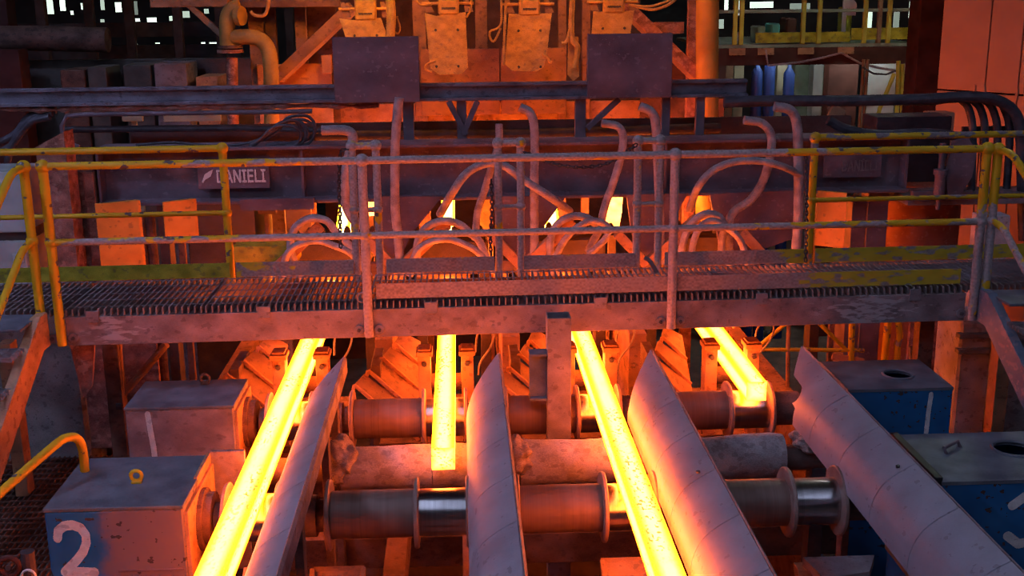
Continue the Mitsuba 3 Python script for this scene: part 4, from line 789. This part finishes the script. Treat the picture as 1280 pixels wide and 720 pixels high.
# ================================================================ upper middle: hanging heat shields and steelwork
def shield(pts, hang, lab, tilt=.10):
    t = thing('heat_shield', lab, 'heat shield')
    P_ = [(a[0], a[2]) for a in pts]; zt = max(p[1] for p in P_); cx = sum(p[0] for p in P_)/len(P_)
    part(t, 'sheet', G().poly([(x-cx, z-zt) for x, z in P_], (cx, 12.3, zt), X, (0, tilt, 1), (0, .03, 0)), 'shield_paint', smooth=False)
    for fx in (-.11, .12):
        for fz in (-.18, -.55):
            part(t, 'dark_bolt_disc', G().cyl((cx+fx, 12.297+tilt*fz, zt+fz), (cx+fx, 12.303+tilt*fz, zt+fz), .014, 10), 'shade_dark_steel')  # solid dark disc stands in for the shade inside a hole
    g = G().bx(cx-.10+hang, cx+.12+hang, 12.28, 12.42, zt-.03, zt+.24, .02); part(t, 'hanger_block', g, 'shield_paint', smooth=False)
    part(t, 'dark_slot_bar', G().bx(cx-.06+hang, cx+.08+hang, 12.275, 12.285, zt+.03, zt+.05, 0), 'shade_dark_steel', smooth=False)  # solid dark bar stands in for the shade inside a slot
    part(t, 'cross_bar', G().cyl((cx-.27+hang, 12.34, zt+.09), (cx+.27+hang, 12.34, zt+.09), .016, 8), 'shield_paint')
    for d_ in (-.2, .21): part(t, 'side_bracket', G().poly([(0, 0), (.09, .0), (.02, .16), (-.02, .16)], (cx+d_+hang-.03, 12.36, zt+.0), X, Z, (0, .03, 0)), 'machine_brown', smooth=False)
    part(t, 'hanger_rod', G().bx(cx-.03+hang, cx+.05+hang, 12.33, 12.41, zt+.2, 5.15), 'machine_brown', smooth=False)
shield([(-1.224, 12.3, 3.707), (-1.093, 12.3, 3.689), (-0.795, 12.3, 3.71), (-0.735, 12.3, 3.523), (-0.723, 12.3, 3.4), (-0.781, 12.3, 3.204), (-0.832, 12.3, 3.171), (-1.116, 12.3, 3.175), (-1.147, 12.3, 3.225), (-1.167, 12.3, 3.52)], 0, 'heat shield hanging behind the left dark shield, brightest yellow of the four')
shield([(-0.338, 12.3, 3.754), (-0.223, 12.3, 3.72), (0.086, 12.3, 3.757), (0.1, 12.3, 3.192), (0.031, 12.3, 3.127), (-0.205, 12.3, 3.122), (-0.295, 12.3, 3.189)], .02, 'mottled orange heat shield hanging in full view, left of the middle')
shield([(0.535, 12.3, 3.736), (0.735, 12.3, 3.726), (0.986, 12.3, 3.74), (0.927, 12.3, 3.298), (0.892, 12.3, 3.182), (0.816, 12.3, 3.142), (0.563, 12.3, 3.153), (0.487, 12.3, 3.221)], .0, 'deep orange heat shield hanging in full view with a chipped lower edge')
shield([(1.422, 12.3, 3.751), (1.615, 12.3, 3.741), (1.851, 12.3, 3.755), (1.812, 12.3, 3.535), (1.783, 12.3, 3.204), (1.716, 12.3, 3.155), (1.444, 12.3, 3.159), (1.375, 12.3, 3.209)], .0, 'orange heat shield hanging behind the right dark shield')
struct_beam = single('overhead_beam', G().bx(-3.2, 4.6, 12.2, 12.6, 5.15, 5.45).bx(-3.2, -3.0, 12.3, 12.5, 5.45, 12).bx(4.3, 4.5, 12.3, 12.5, 5.45, 12), 'machine_brown', 'overhead steel girder from which the heat shields hang', 'steel beam', smooth=False)
t = thing('back_plate', 'low orange plate wall behind the heat shields and the rail girder', 'steel wall')
for i, (a, b, zt) in enumerate(((-0.426, 0.459, 3.341), (0.477, 1.221, 3.341))):
    part(t, 'plate', G().bx(a, b, 13.2, 13.24, 2.6, zt), 'machine_brown', smooth=False)
part(t, 'lower_band', G().bx(-2.258, 3.112, 13.5, 13.54, 2.482, 2.714), 'orange_lit_steel', smooth=False)
t = thing('brace_frame', 'orange-brown steel frame with a diagonal brace left of the heat shields', 'steel frame')
part(t, 'diagonal', G().bar((-2.019, 13, 3.054), (-1.149, 13, 3.819), .12, .26, up=(0, 1, 0)), 'machine_brown', smooth=False); part(t, 'diagonal_edge', G().bar((-1.944, 12.9, 3.034), (-1.081, 12.9, 3.794), .06, .03, up=(0, 1, 0)), 'orange_lit_steel', smooth=False)
for a, b in ((314, 330), (332, 346), (371, 382)):
    pass
part(t, 'upright', G().bx(-2.322, -2.154, 13.2, 13.35, -1.5, 4.4), 'machine_brown', smooth=False)
part(t, 'upright', G().bx(-2.136, -2.021, 13.2, 13.3, -1.5, 4.4), 'rusty_steel', smooth=False)
part(t, 'upright', G().bx(-1.809, -1.684, 13.2, 13.3, -1.5, 4.4), 'machine_brown', smooth=False)
part(t, 'base_plate', G().bx(-2.24, -1.419, 13.1, 13.14, 2.5, 3.204), 'orange_lit_steel', smooth=False)
part(t, 'panel', G().bx(-1.688, -1.366, 13.36, 13.4, 2.2, 4.4), 'rusty_steel', smooth=False)
part(t, 'box', G().bx(-1.499, -1.394, 12.9, 13.0, 3.106, 3.304), 'orange_lit_steel', smooth=False)
t = thing('brace_frame', 'orange-red steel frame with a diagonal brace right of the heat shields', 'steel frame')
part(t, 'diagonal', G().bar((2.757, 13, 2.956), (1.839, 13, 3.814), .12, .26, up=(0, 1, 0)), 'rust_column', smooth=False); part(t, 'diagonal_edge', G().bar((2.664, 12.9, 2.947), (1.755, 12.9, 3.79), .06, .03, up=(0, 1, 0)), 'orange_lit_steel', smooth=False)
part(t, 'upright', G().bx(2.622, 2.76, 13.3, 13.4, -1.5, 4.4), 'rust_column', smooth=False)
part(t, 'gusset', G().poly([(0, 0), (.5, 0), (.5, -.13), (.2, -.13)], (2.052, 13.2, 3.609), X, Z, (0, .04, 0)), 'rust_column', smooth=False)
part(t, 'panel', G().bx(2.11, 2.674, 13.44, 13.48, .5, 3.126), 'rusty_steel', smooth=False)
single('pipe_column', G().tube([(2.722, 12.8, 4.101), (2.733, 12.8, 3.508), (2.75, 12.8, 2.988), (2.809, 12.8, 0.893)], .125, 24), 'orange_pipe', 'thick orange-yellow upright pipe right of the heat shields', 'pipe')
t = thing('bent_pipe', 'dull yellow pipe bending down like a crook left of the brace', 'pipe')
part(t, 'crook', G().tube([(-2.394, 12.6, 3.515), (-2.226, 12.6, 3.521), (-2.093, 12.6, 3.486), (-2.023, 12.6, 3.385), (-2.007, 12.6, 3.234), (-2.009, 12.6, 3.066), (-2.043, 12.6, 2.38)], .082, 18, spline=6), 'crook_paint')
part(t, 'riser', G().tube([(-2.289, 12.6, 3.819), (-2.366, 12.6, 3.803), (-2.422, 12.6, 3.722), (-2.441, 12.6, 3.573), (-2.444, 12.6, 3.407)], .085, 16, spline=5), 'crook_paint'); part(t, 'flange', G().lathe((-2.422, 12.6, 3.357), Z, [(0, .14), (.035, .14)], 24), 'rust_column'); part(t, 'flange', G().lathe((-2.419, 12.6, 3.407), Z, [(0, .13), (.03, .13)], 24), 'rusty_steel')
part(t, 'lower_pipe', G().cyl((-2.409, 12.6, 3.306), (-2.456, 12.6, 2.386), .06, 14), 'rust_column'); part(t, 'cap', G().lathe((-2.286, 12.55, 3.738), (1, -.4, 0), [(-.03, .10), (.03, .10)], 20), 'crook_paint')
single('diagonal_brace', G().bar((-2.848, 12.72, 3.856), (-2.454, 12.72, 3.469), .06, .07, up=(0, 1, 0)), 'machine_brown', 'thin diagonal brace left of the crook-shaped pipe', 'brace', smooth=False)
single('overhead_duct', G().bx(-3.244, -2.43, 12.68, 12.9, 3.832, 4.3).bx(-3.227, -2.43, 12.75, 12.85, 4.3, 12.0), 'machine_brown', 'brown overhead duct along the top edge left of the crook-shaped pipe', 'duct', smooth=False)
single('overhead_girder', G().bx(-2.469, -1.268, 12.8, 12.95, 3.82, 4.3).bx(-2.341, -2.289, 12.8, 12.95, 4.3, 12.0), 'rusty_steel', 'dark girder along the top edge over the left brace', 'steel beam', smooth=False)
single('orange_cable', G().tube([(-2.131, 12.3, 3.789), (-2.093, 12.3, 3.748), (-1.994, 12.3, 3.747), (-1.948, 12.3, 3.835), (-1.931, 12.3, 3.979)], .018, 8, spline=5), 'shield_paint', 'pale orange cable loop hanging from the top edge above the crook-shaped pipe', 'cable')
for i, (P_, r, lab) in enumerate([([(-0.683, 12.1, 3.966), (-0.675, 12.1, 3.729), (-0.691, 12.1, 3.529), (-0.679, 12.1, 3.409)], .05, 'mottled upright pipe behind the left dark shield'), ([(-0.624, 12.2, 3.726), (-0.595, 12.2, 3.605), (-0.621, 12.2, 3.549), (-0.662, 12.2, 3.582)], .010, 'thin hooked cable right of the leftmost heat shield'),
        ([(0.443, 12, 3.955), (0.439, 12, 3.639), (0.324, 12, 3.561), (0.363, 12, 3.465), (0.439, 12, 3.6)], .012, 'knotted cable between the two fully visible heat shields'), ([(0.5, 12, 3.954), (0.48, 12, 3.639), (0.469, 12, 3.4), (0.459, 12, 3.222)], .014, 'cable hanging straight beside the deep orange heat shield'),
        ([(1.174, 12, 3.948), (1.159, 12, 3.631), (1.175, 12, 3.471), (1.225, 12, 3.39), (1.193, 12, 3.189)], .03, 'thick orange cable bunch hanging left of the right dark shield'), ([(1.15, 12, 3.592), (1.11, 12, 3.456), (1.06, 12, 3.441)], .018, 'hook of yellow cable at the hanging cable bunch'),
        ([(1.852, 12.2, 3.797), (2.019, 12.2, 3.763), (2.185, 12.2, 3.809), (2.308, 12.2, 3.905)], .016, 'sagging cable bow above the right brace'), ([(1.768, 12.2, 3.814), (1.993, 12.2, 3.795), (2.209, 12.2, 3.857)], .014, 'second, flatter sagging cable above the right brace'), ([(-0.234, 12.25, 3.266), (-0.326, 12.25, 3.234), (-0.345, 12.25, 3.185), (-0.279, 12.25, 3.151)], .012, 'small hook under the left edge of the mottled heat shield'),
        ([(0.151, 12, 3.926), (0.133, 12, 3.785), (0.09, 12, 3.707)], .012, 'thin white cable at the top right of the mottled heat shield'), ([(-0.418, 12.1, 3.885), (-0.371, 12.1, 3.837), (-0.257, 12.1, 3.835)], .010, 'thin cable at the top left of the mottled heat shield'), ([(0.881, 12.25, 3.318), (0.931, 12.25, 3.284), (0.956, 12.25, 3.242), (0.982, 12.25, 3.234)], .016, 'small hook at the lower right of the deep orange heat shield')]):
    single('hanging_cable', G().tube(P_, r, 9, spline=5), 'shield_paint', lab, 'cable')
single('cable_box', G().poly([(-.05, 0), (.05, 0), (.06, -.40), (.0, -.45), (-.06, -.38)], (1.189, 12.05, 3.501), X, Z, (0, .06, 0)), 'shield_paint', 'narrow orange connector box on the cable bunch beside the right dark shield', 'box', smooth=False)
for i, (px0, px1, lab) in enumerate(((-0.507, -0.363, 'orange upright between the first two heat shields'), (0.2, 0.336, 'orange upright between the two middle heat shields'), (1.147, 1.239, 'dark orange upright between the last two heat shields'), (1.422, 1.514, 'narrow orange upright left of the rightmost heat shield'))):
    single('upright', G().bx(px0, px1, 13.4, 13.5, -1.5, 4.6), 'machine_brown', lab, 'column', smooth=False)
single('dark_bulkhead', G().bx(-2.026, 2.643, 17.0, 17.1, -1.5, 5.0), 'bulkhead', 'dark red-brown bulkhead behind the heat shields', 'steel wall', smooth=False)

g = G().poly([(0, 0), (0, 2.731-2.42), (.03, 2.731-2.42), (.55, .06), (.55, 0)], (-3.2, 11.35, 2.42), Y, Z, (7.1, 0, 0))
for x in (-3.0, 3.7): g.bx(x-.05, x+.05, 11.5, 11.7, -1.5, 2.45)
single('added_shade_block', g, 'shade_dark_steel', 'long dark block standing in for the shaded open gap behind the main beam', 'machine casing', smooth=False)  # dark block added where the gap behind the beam is open and shaded
for k, (p, w, h, lab) in enumerate([((1.658, 12.3, 1.626), .17, .33, 'glowing block standing for the bright glimpse right of the third strand'), ((-0.991, 12.3, 1.719), .16, .19, 'glowing block standing for the bright glimpse between the leftmost pair of railing posts')]):
    m, uv = hot_bar([(p[0]-.03, p[1], p[2]-h/2), (p[0], p[1]+.02, p[2]), (p[0]+.01, p[1]+.05, p[2]+h/2)], w)
    t = thing('glow_block', lab, 'glowing block')
    k_ = part(t, 'block', m, 'hot_steel', smooth=False, uv=uv); scene[k_]['emitter'] = {'type': 'area', 'radiance': mikit.proc(even_hot)}  # emitting block stands for a bright glimpse in the gap
    part(t, 'carrier', G().bx(p[0]-.05, p[0]+.03, p[1]+.02, p[1]+.1, -1.5, p[2]-h/2), 'shade_dark_steel')
single('lit_plate', G().bx(0.202, 0.342, 12.4, 12.44, -1.5, 1.792), 'orange_lit_steel', 'orange-lit upright plate behind the leaning pipe by the middle post pair', 'steel plate', smooth=False)

# floodlights above the picture that light the heat shields
def flood(x, y, z, power, lab):
    t = thing('unseen_floodlight', lab, 'lamp'); n = unit((0, 1, -.22)); u = np.cross(X, n)
    part(t, 'housing', G().box(V3(x, y, z)-n*.09, (.42, .16, .32), np.stack([X, n, u], 1)), 'lamp_body', smooth=False)
    part(t, 'arm', G().bx(x-.02, x+.02, y-.12, y-.08, z, 12.0), 'lamp_body', smooth=False)
    c = V3(x, y, z)+n*.002; v = np.array([c-X*.18-u*.13, c+X*.18-u*.13, c+X*.18+u*.13, c-X*.18+u*.13])
    f = np.array([[0, 1, 2], [0, 2, 3]])
    if np.cross(v[1]-v[0], v[2]-v[0]) @ n < 0: f = f[:, ::-1]
    k = part(t, 'lens', trimesh.Trimesh(v, f, process=False), 'far_white', smooth=False); scene[k]['emitter'] = {'type': 'area', 'radiance': rgb(1.0*power, .24*power, .006*power)}
flood(-.9, 11.25, 4.55, SODIUM*1.5, 'unseen sodium lamp out of view, lighting the left heat shields')
flood(1.3, 11.25, 4.75, SODIUM, 'unseen sodium lamp out of view, lighting the right heat shields')

# ================================================================ upper left background
single('brown_pipe', G().tube([(-5.916, 14.5, 3.476), (-4.965, 14.5, 3.465), (-4.25, 14.5, 3.438)], .15, 20).bx(-6.3, -6.1, 14.45, 14.55, -1.5, 3.472), 'rusty_steel', 'big brown horizontal pipe in the dark upper left corner', 'pipe')
single('red_column', G().bx(-6.4, -5.566, 14.9, 15.2, -1.5, 6.0), 'far_red', 'dark red column at the upper left picture edge', 'column', smooth=False)
single('dark_tank', G().bx(-7.0, -5.151, 14.0, 14.3, -1.5, 3.358), 'far_red', 'dark brown block under the big brown pipe at the left edge', 'machine', smooth=False)
for i, (a, b, zt, m, lab) in enumerate(((-4.7, -4.417, 3.116, 'rusty_steel', 'squat dark brown casing above the rail girder, leftmost'), (-4.379, -4.162, 3.141, 'dimmed_grey', 'dull olive casing right of the squat brown one'), (-3.963, -3.641, 3.163, 'dimmed_grey', 'dull grey casing above the rail girder'), (-3.603, -3.223, 3.177, 'dusty_steel', 'streaked grey casing left of the crook-shaped pipe'), (-3.122, -2.868, 3.015, 'orange_lit_steel', 'low orange-brown casing left of the crook-shaped pipe'))):
    single('casing', G().bx(a, b, 14.0, 14.6, -1.5, zt, .01), m, lab, 'machine casing', smooth=False)
single('casing', G().bx(-5.7, -2.4, 14.75, 14.88, -1.5, 3.191), 'dimmed_grey', 'wide dark wall of casings in the background left of the crook-shaped pipe', 'machine casing', smooth=False)
for a, b, z0_, z1_, lab in ((-3.741, -3.514, 2.603, 2.7, 'small pale green panel under the rail girder on the left'), (-3.286, -2.653, 2.593, 2.708, 'long pale green panel under the rail girder left of the cable coil')):
    single('control_box', G().bx(a, b, 13.0, 13.05, z0_, z1_).bx((a+b)/2-.03, (a+b)/2+.03, 13.05, 13.1, -1.5, z1_), 'far_green', lab, 'panel', smooth=False)
for i in range(7):
    x_ = -6.6+i*.62+rng.uniform(-.1, .1)
    single('dark_column', G().bx(x_-.07, x_+.07, 19+i*.3, 19.15+i*.3, -1.5, 12), 'shade_dark_steel', 'dark steel upright against the bright far windows, %s in the upper left' % ('first from the picture edge', 'second from the edge', 'third from the edge', 'fourth from the edge', 'fifth from the edge', 'sixth from the edge', 'nearest the overhead duct')[i], 'column', smooth=False)
for z_, lab in ((3.318, 'dark horizontal girder crossing the far windows, upper one'), (2.913, 'dark horizontal girder crossing the far windows, lower one')):
    single('dark_girder', G().bx(-10, -4.027, 22, 22.2, z_-.1, z_+.16).bx(-16, -9.9, 22, 22.2, z_-.1, z_+.16), 'shade_dark_steel', lab, 'steel beam', smooth=False)

# ================================================================ upper right background: platform, cabin
pl = thing('rear_platform', 'raised platform with greenish railing in the background at the upper right', 'platform')
PY = 17.0; x0, x1 = 3.743, 6.778; zd = 3.176
part(pl, 'deck', G().bx(x0, x1, PY, PY+3, zd-.05, zd), 'far_green', smooth=False)
part(pl, 'edge_beam', G().bx(x0, x1, PY-.02, PY+.1, zd-.30, zd-.05), 'far_red', smooth=False)
part(pl, 'toe_board', G().bx(x0+.6, 5.738, PY-.01, PY, zd+.02, zd+.17), 'olive_paint', smooth=False); part(pl, 'toe_board', G().bx(5.738+.02, x1, PY-.01, PY, zd+.05, zd+.22), 'olive_paint', smooth=False)
for i, px in enumerate((4.037, 4.131, 5.04, 5.277, 5.953, 6.167, 6.31, 6.679)): part(pl, 'rail_post', G().bx(px-.03, px+.03, PY-.03, PY+.03, zd, 4.4), 'far_yellow' if i not in (5,) else 'machine_brown', smooth=False)
part(pl, 'rail', G().bx(x0, x1, PY-.02, PY+.02, 3.643-.02, 3.643+.03), 'far_green', smooth=False)
for px in (3.943, 6.888): part(pl, 'leg', G().bx(px-.1, px+.1, 17.5, 17.7, -1.5, zd-.05), 'far_red', smooth=False)
for px in (4.074, 4.499, 5.091, 5.685): part(pl, 'cleat', G().bx(px-.12, px+.12, PY-.04, PY-.02, zd-.15, zd-.05), 'orange_lit_steel', smooth=False)
single('sign_post', G().bx(5.746-.03, 5.746+.03, 17.3, 17.34, zd, 4.25).bx(5.742-.0, 5.908, 17.28, 17.3, 3.567, 3.623).lathe((5.816, 17.3, 3.703), Y, [(-.02, .10), (.02, .10)], 16), 'far_white', 'white post with a round head on the rear platform', 'post', smooth=False)
for a, b, z0_, z1_, m, nm, lab in ((4.707, 4.841, zd+.02, 3.461, 'teal', 'teal_box', 'small teal box on the rear platform'), (4.933, 5.094, zd+.02, 3.537, 'far_red', 'red_drum', 'dark red drum-like box beside the teal box'), (4.488, 4.623, zd+.02, 3.425, 'far_green', 'green_box', 'pale box left of the teal box on the rear platform'), (4.103, 4.175, zd+.02, 3.351, 'far_white', 'white_can', 'white can at the left end of the rear platform'), (5.838, 5.928, zd+.02, 3.686, 'far_yellow', 'yellow_cylinder', 'small yellow cylinder on the rear platform')):
    single(nm, G().bx(a, b, 17.5 if nm != 'white_can' else 17.15, 17.9 if nm != 'white_can' else 17.3, zd, z1_, .02), m, lab, nm.split('_')[1] if nm != 'red_drum' else 'drum', smooth=False)
for x_, nm in ((4.958, 'left'), (6.341, 'right')):  # lamps out of view, placed to light what stands under the platform
    t = thing('unseen_tube_lamp', 'unseen tube lamp under the rear platform, lighting the things there, %s one' % nm, 'lamp')
    part(t, 'housing', G().bx(x_-.62, x_+.62, 17.16, 17.30, zd-.12, zd-.05), 'lamp_body', smooth=False)
    k = part(t, 'tube', G().cyl((x_-.58, 17.23, zd-.16), (x_+.58, 17.23, zd-.16), .03, 12), 'far_white'); scene[k]['emitter'] = {'type': 'area', 'radiance': rgb(.85*TUBE, 1.0*TUBE, .92*TUBE)}
    for d_ in (-.55, .55): part(t, 'socket', G().bx(x_+d_-.03, x_+d_+.03, 17.2, 17.26, zd-.18, zd-.10), 'lamp_body', smooth=False)
# things under the platform
for a, b, y_, z1_, m, nm, lab in ((4.964, 5.154, 18, zd-.1, 'beige', 'beige_column', 'beige column under the rear platform'), (5.541, 6.024, 19, zd-.3, 'far_green', 'green_wall_panel', 'pale green panel under the rear platform'), (5.757, 5.915, 18.7, zd-.3, 'far_white', 'white_column', 'whitish column at the right edge of the pale green panel'), (5.655, 6.115, 17.6, zd-.25, 'far_red', 'red_machine', 'dark red machine under the rear platform'), (6.407, 6.855, 18, zd-.25, 'far_white', 'partition_wall', 'white panel under the rear platform left of the yellow frame'), (4.043, 4.229, 17.8, 2.851, 'machine_brown', 'brown_door', 'small brown door leaf right of the thick orange pipe'), (4.337, 4.49, 18.2, zd-.2, 'beige', 'beige_column', 'narrow beige column right of the brown door leaf'), (7.276, 7.6, 19, zd-.2, 'far_green', 'green_wall_panel', 'dull green panel behind the yellow frame')):
    single(nm, G().bx(a, b, y_, y_+.25, -1.5, z1_), m, lab, nm.replace('_', ' ').split(' ', 1)[1], smooth=False)
for i, (px, py0, py1, m, lab) in enumerate((((4.522, 17.5, 2.84), (4.541, 17.5, 2.409), 0, 'far_blue', 'blue gas bottle under the rear platform, left one'), ((4.713, 17.5, 2.957), (4.723, 17.5, 2.742), 0, 'far_blue', 'blue gas bottle hung higher under the rear platform'), ((5.042, 17.6, 2.804), (5.068, 17.6, 2.308), 0, 'far_blue', 'blue gas bottle right of the beige column'))):
    x_, y_, zt = px; zb_ = py0[2]
    single('gas_bottle', G().lathe((x_, y_, -1.5), Z, [(0, .085), (zt+1.4, .085), (zt+1.5, .03), (zt+1.58, .03)], 16), m, lab, 'gas bottle')
t = thing('scaffold', 'yellow tube frame with a diagonal in front of the white panel', 'steel frame')
for L_ in ([(6.34, 16.6, 2.939), (6.366, 16.6, 2.436), (6.379, 16.6, 1.621)], [(6.295, 16.6, 2.758), (6.118, 16.6, 2.267), (6.048, 16.6, 1.919)], [(6.402, 16.6, 2.893), (6.487, 16.6, 1.619)]): part(t, 'tube', G().tube(L_+[(L_[-1][0], L_[-1][1], -1.5)], .032, 8), 'far_yellow')
for i, L_ in enumerate(([(6.538, 16.4, 2.701), (6.35, 16.4, 2.111), (6.195, 16.4, 1.825)], [(6.584, 16.4, 2.564), (6.432, 16.4, 2.11), (6.313, 16.4, 1.823)])):
    single('stair_rail', G().tube(L_+[(L_[-1][0], L_[-1][1], -1.5)], .03, 8), 'far_green', ('upper', 'lower')[i]+' sloping rail between the yellow frame and the dark red column', 'railing')
single('sagging_cable', G().tube([(4.494, 16.97, 3.103), (4.54, 16.97, 2.872), (5.013, 16.97, 2.912), (5.366, 16.97, 2.977), (5.624, 16.97, 3.043), (5.909, 16.97, 2.889), (6.213, 16.97, 2.816), (6.431, 16.97, 2.778)], .018, 7), 'hose_grey', 'thin cable sagging below the edge of the rear platform', 'cable')
single('sagging_cable', G().tube([(5.836, 16.65, 2.852), (6.007, 16.65, 2.758), (6.196, 16.65, 2.745), (6.345, 16.65, 2.8)], .014, 7), 'hose_dark', 'short cable bow left of the yellow frame', 'cable')
for i, px in enumerate((5.866, 5.925)):
    single('thin_pole', G().cyl((px, 16.7, -1.5), (px, 16.7, 2.962), .025, 8), 'machine_brown', ('left', 'right')[i]+' thin pole beside the dark red machine', 'pole')
single('red_column', G().bx(5.978, 6.392, 15.0, 15.4, -1.5, 8), 'far_red', 'broad dark red column left of the orange cabin', 'column', smooth=False)
cab = thing('orange_cabin', 'large orange sheet-clad cabin filling the upper right corner', 'cabin')
p0, p1 = np.array((5.65, 13.5, 3.269)), np.array((6.248, 12.6, 3.303)); dv = unit(np.array([p1[0]-p0[0], p1[1]-p0[1], 0])); nv = np.cross(dv, Z)
nv = nv if nv[1] < 0 else -nv
W_ = [0, .62, 1.02, 1.9, 2.8]
for a, b in zip(W_[:-1], W_[1:]):
    for z0_, z1_ in ((-1.5, 2.78), (2.80, 6.5)):
        c_ = np.array([p0[0], p0[1], 0])+dv*((a+b)/2); part(cab, 'cladding_panel', G().box((c_[0], c_[1], (z0_+z1_)/2), (b-a-.015, .04, z1_-z0_), np.stack([dv, -nv, Z], 1), .004), 'cabin_sheet', smooth=False)
c_ = np.array([p0[0], p0[1], 0])+dv*1.4-nv*.55; part(cab, 'core', G().box((c_[0], c_[1], 2.5), (2.75, 1.0, 7.9), np.stack([dv, -nv, Z], 1)), 'far_red', smooth=False)
for a in (.50, .62, 1.02, 1.12): 
    c_ = np.array([p0[0], p0[1], 0])+dv*a+nv*.03; part(cab, 'hinge', G().box((c_[0], c_[1], 2.80), (.03, .03, .14), np.stack([dv, -nv, Z], 1)), 'cabin_sheet', smooth=False)
single('orange_box', G().bx(4.97, 5.216, 11.96, 12.2, -1.5, 2.677), 'cabin_sheet', 'orange box standing behind the hose bundle below the cabin', 'box', smooth=False)

# repeats share a group
GROUPS = {'hot_billet': 'glowing hot billets', 'roller': 'rollers of the roller table', 'bearing_housing': 'bearing housings beside the rollers', 'guide_cover': 'sheet covers beside the billets', 'insulation_clump': 'torn insulation clumps', 'cradle_block': 'blocks under the front roller',
 'pit_beam': 'beams along the pit', 'cross_beam': 'beams across the pit', 'rear_railing': 'railings behind the footbridge', 'chain': 'thin chains at the footbridge', 'stair': 'stairs at the footbridge ends', 'column': 'slim columns under the stairs', 'concrete_plinth': 'concrete blocks', 'pipe_stub': 'pipe stubs behind the right box',
 'rusty_screen': 'rusty sheets behind the footbridge', 'strand_guide': 'guide plate stacks beside the billets', 'looped_cable': 'looped cables beside the billets', 'machine_bed': 'machine beds between the strands', 'maker_plate': 'maker plates on the main beam', 'side_plate': 'plates hanging under the main beam',
 'straightener_head': 'roll heads behind the footbridge', 'hose': 'hoses behind the footbridge', 'pipe': 'bent pipes in front of the main beam', 'thin_pipe': 'thin pipes above the main beam', 'sheet_shield': 'dark shields on the rail girder', 'hot_lit_plate': 'orange-lit plates behind the toe boards', 'upright_pipe': 'dark pipes between the orange plates',
 'heat_shield': 'hanging heat shields', 'glow_block': 'glowing blocks for bright glimpses through gaps', 'unseen_floodlight': 'unseen sodium lamps', 'unseen_highbay_lamp': 'unseen high-bay lamps', 'brace_frame': 'braced frames beside the heat shields', 'hanging_cable': 'cables hanging among the heat shields', 'upright': 'uprights between the heat shields', 'casing': 'dark casings above the rail girder',
 'control_box': 'pale green boxes under the rail girder', 'dark_column': 'dark uprights before the far windows', 'dark_girder': 'dark girders before the far windows', 'gas_bottle': 'blue gas bottles', 'beige_column': 'beige columns', 'green_wall_panel': 'green wall panels', 'stair_rail': 'sloping rails in the background', 'sagging_cable': 'sagging cables at the rear platform', 'thin_pole': 'thin poles', 'unseen_tube_lamp': 'unseen tube lamps under the rear platform', 'red_column': 'dark red columns', 'orange_offcut': None}
for k, e in labels.items():
    base = k[:-4] if k[-4:-3] == '_' and k[-3:].isdigit() else k
    if '__' not in k and 'category' in e and GROUPS.get(base) and _used.get(base, 0) > 0: e.setdefault('group', GROUPS[base])
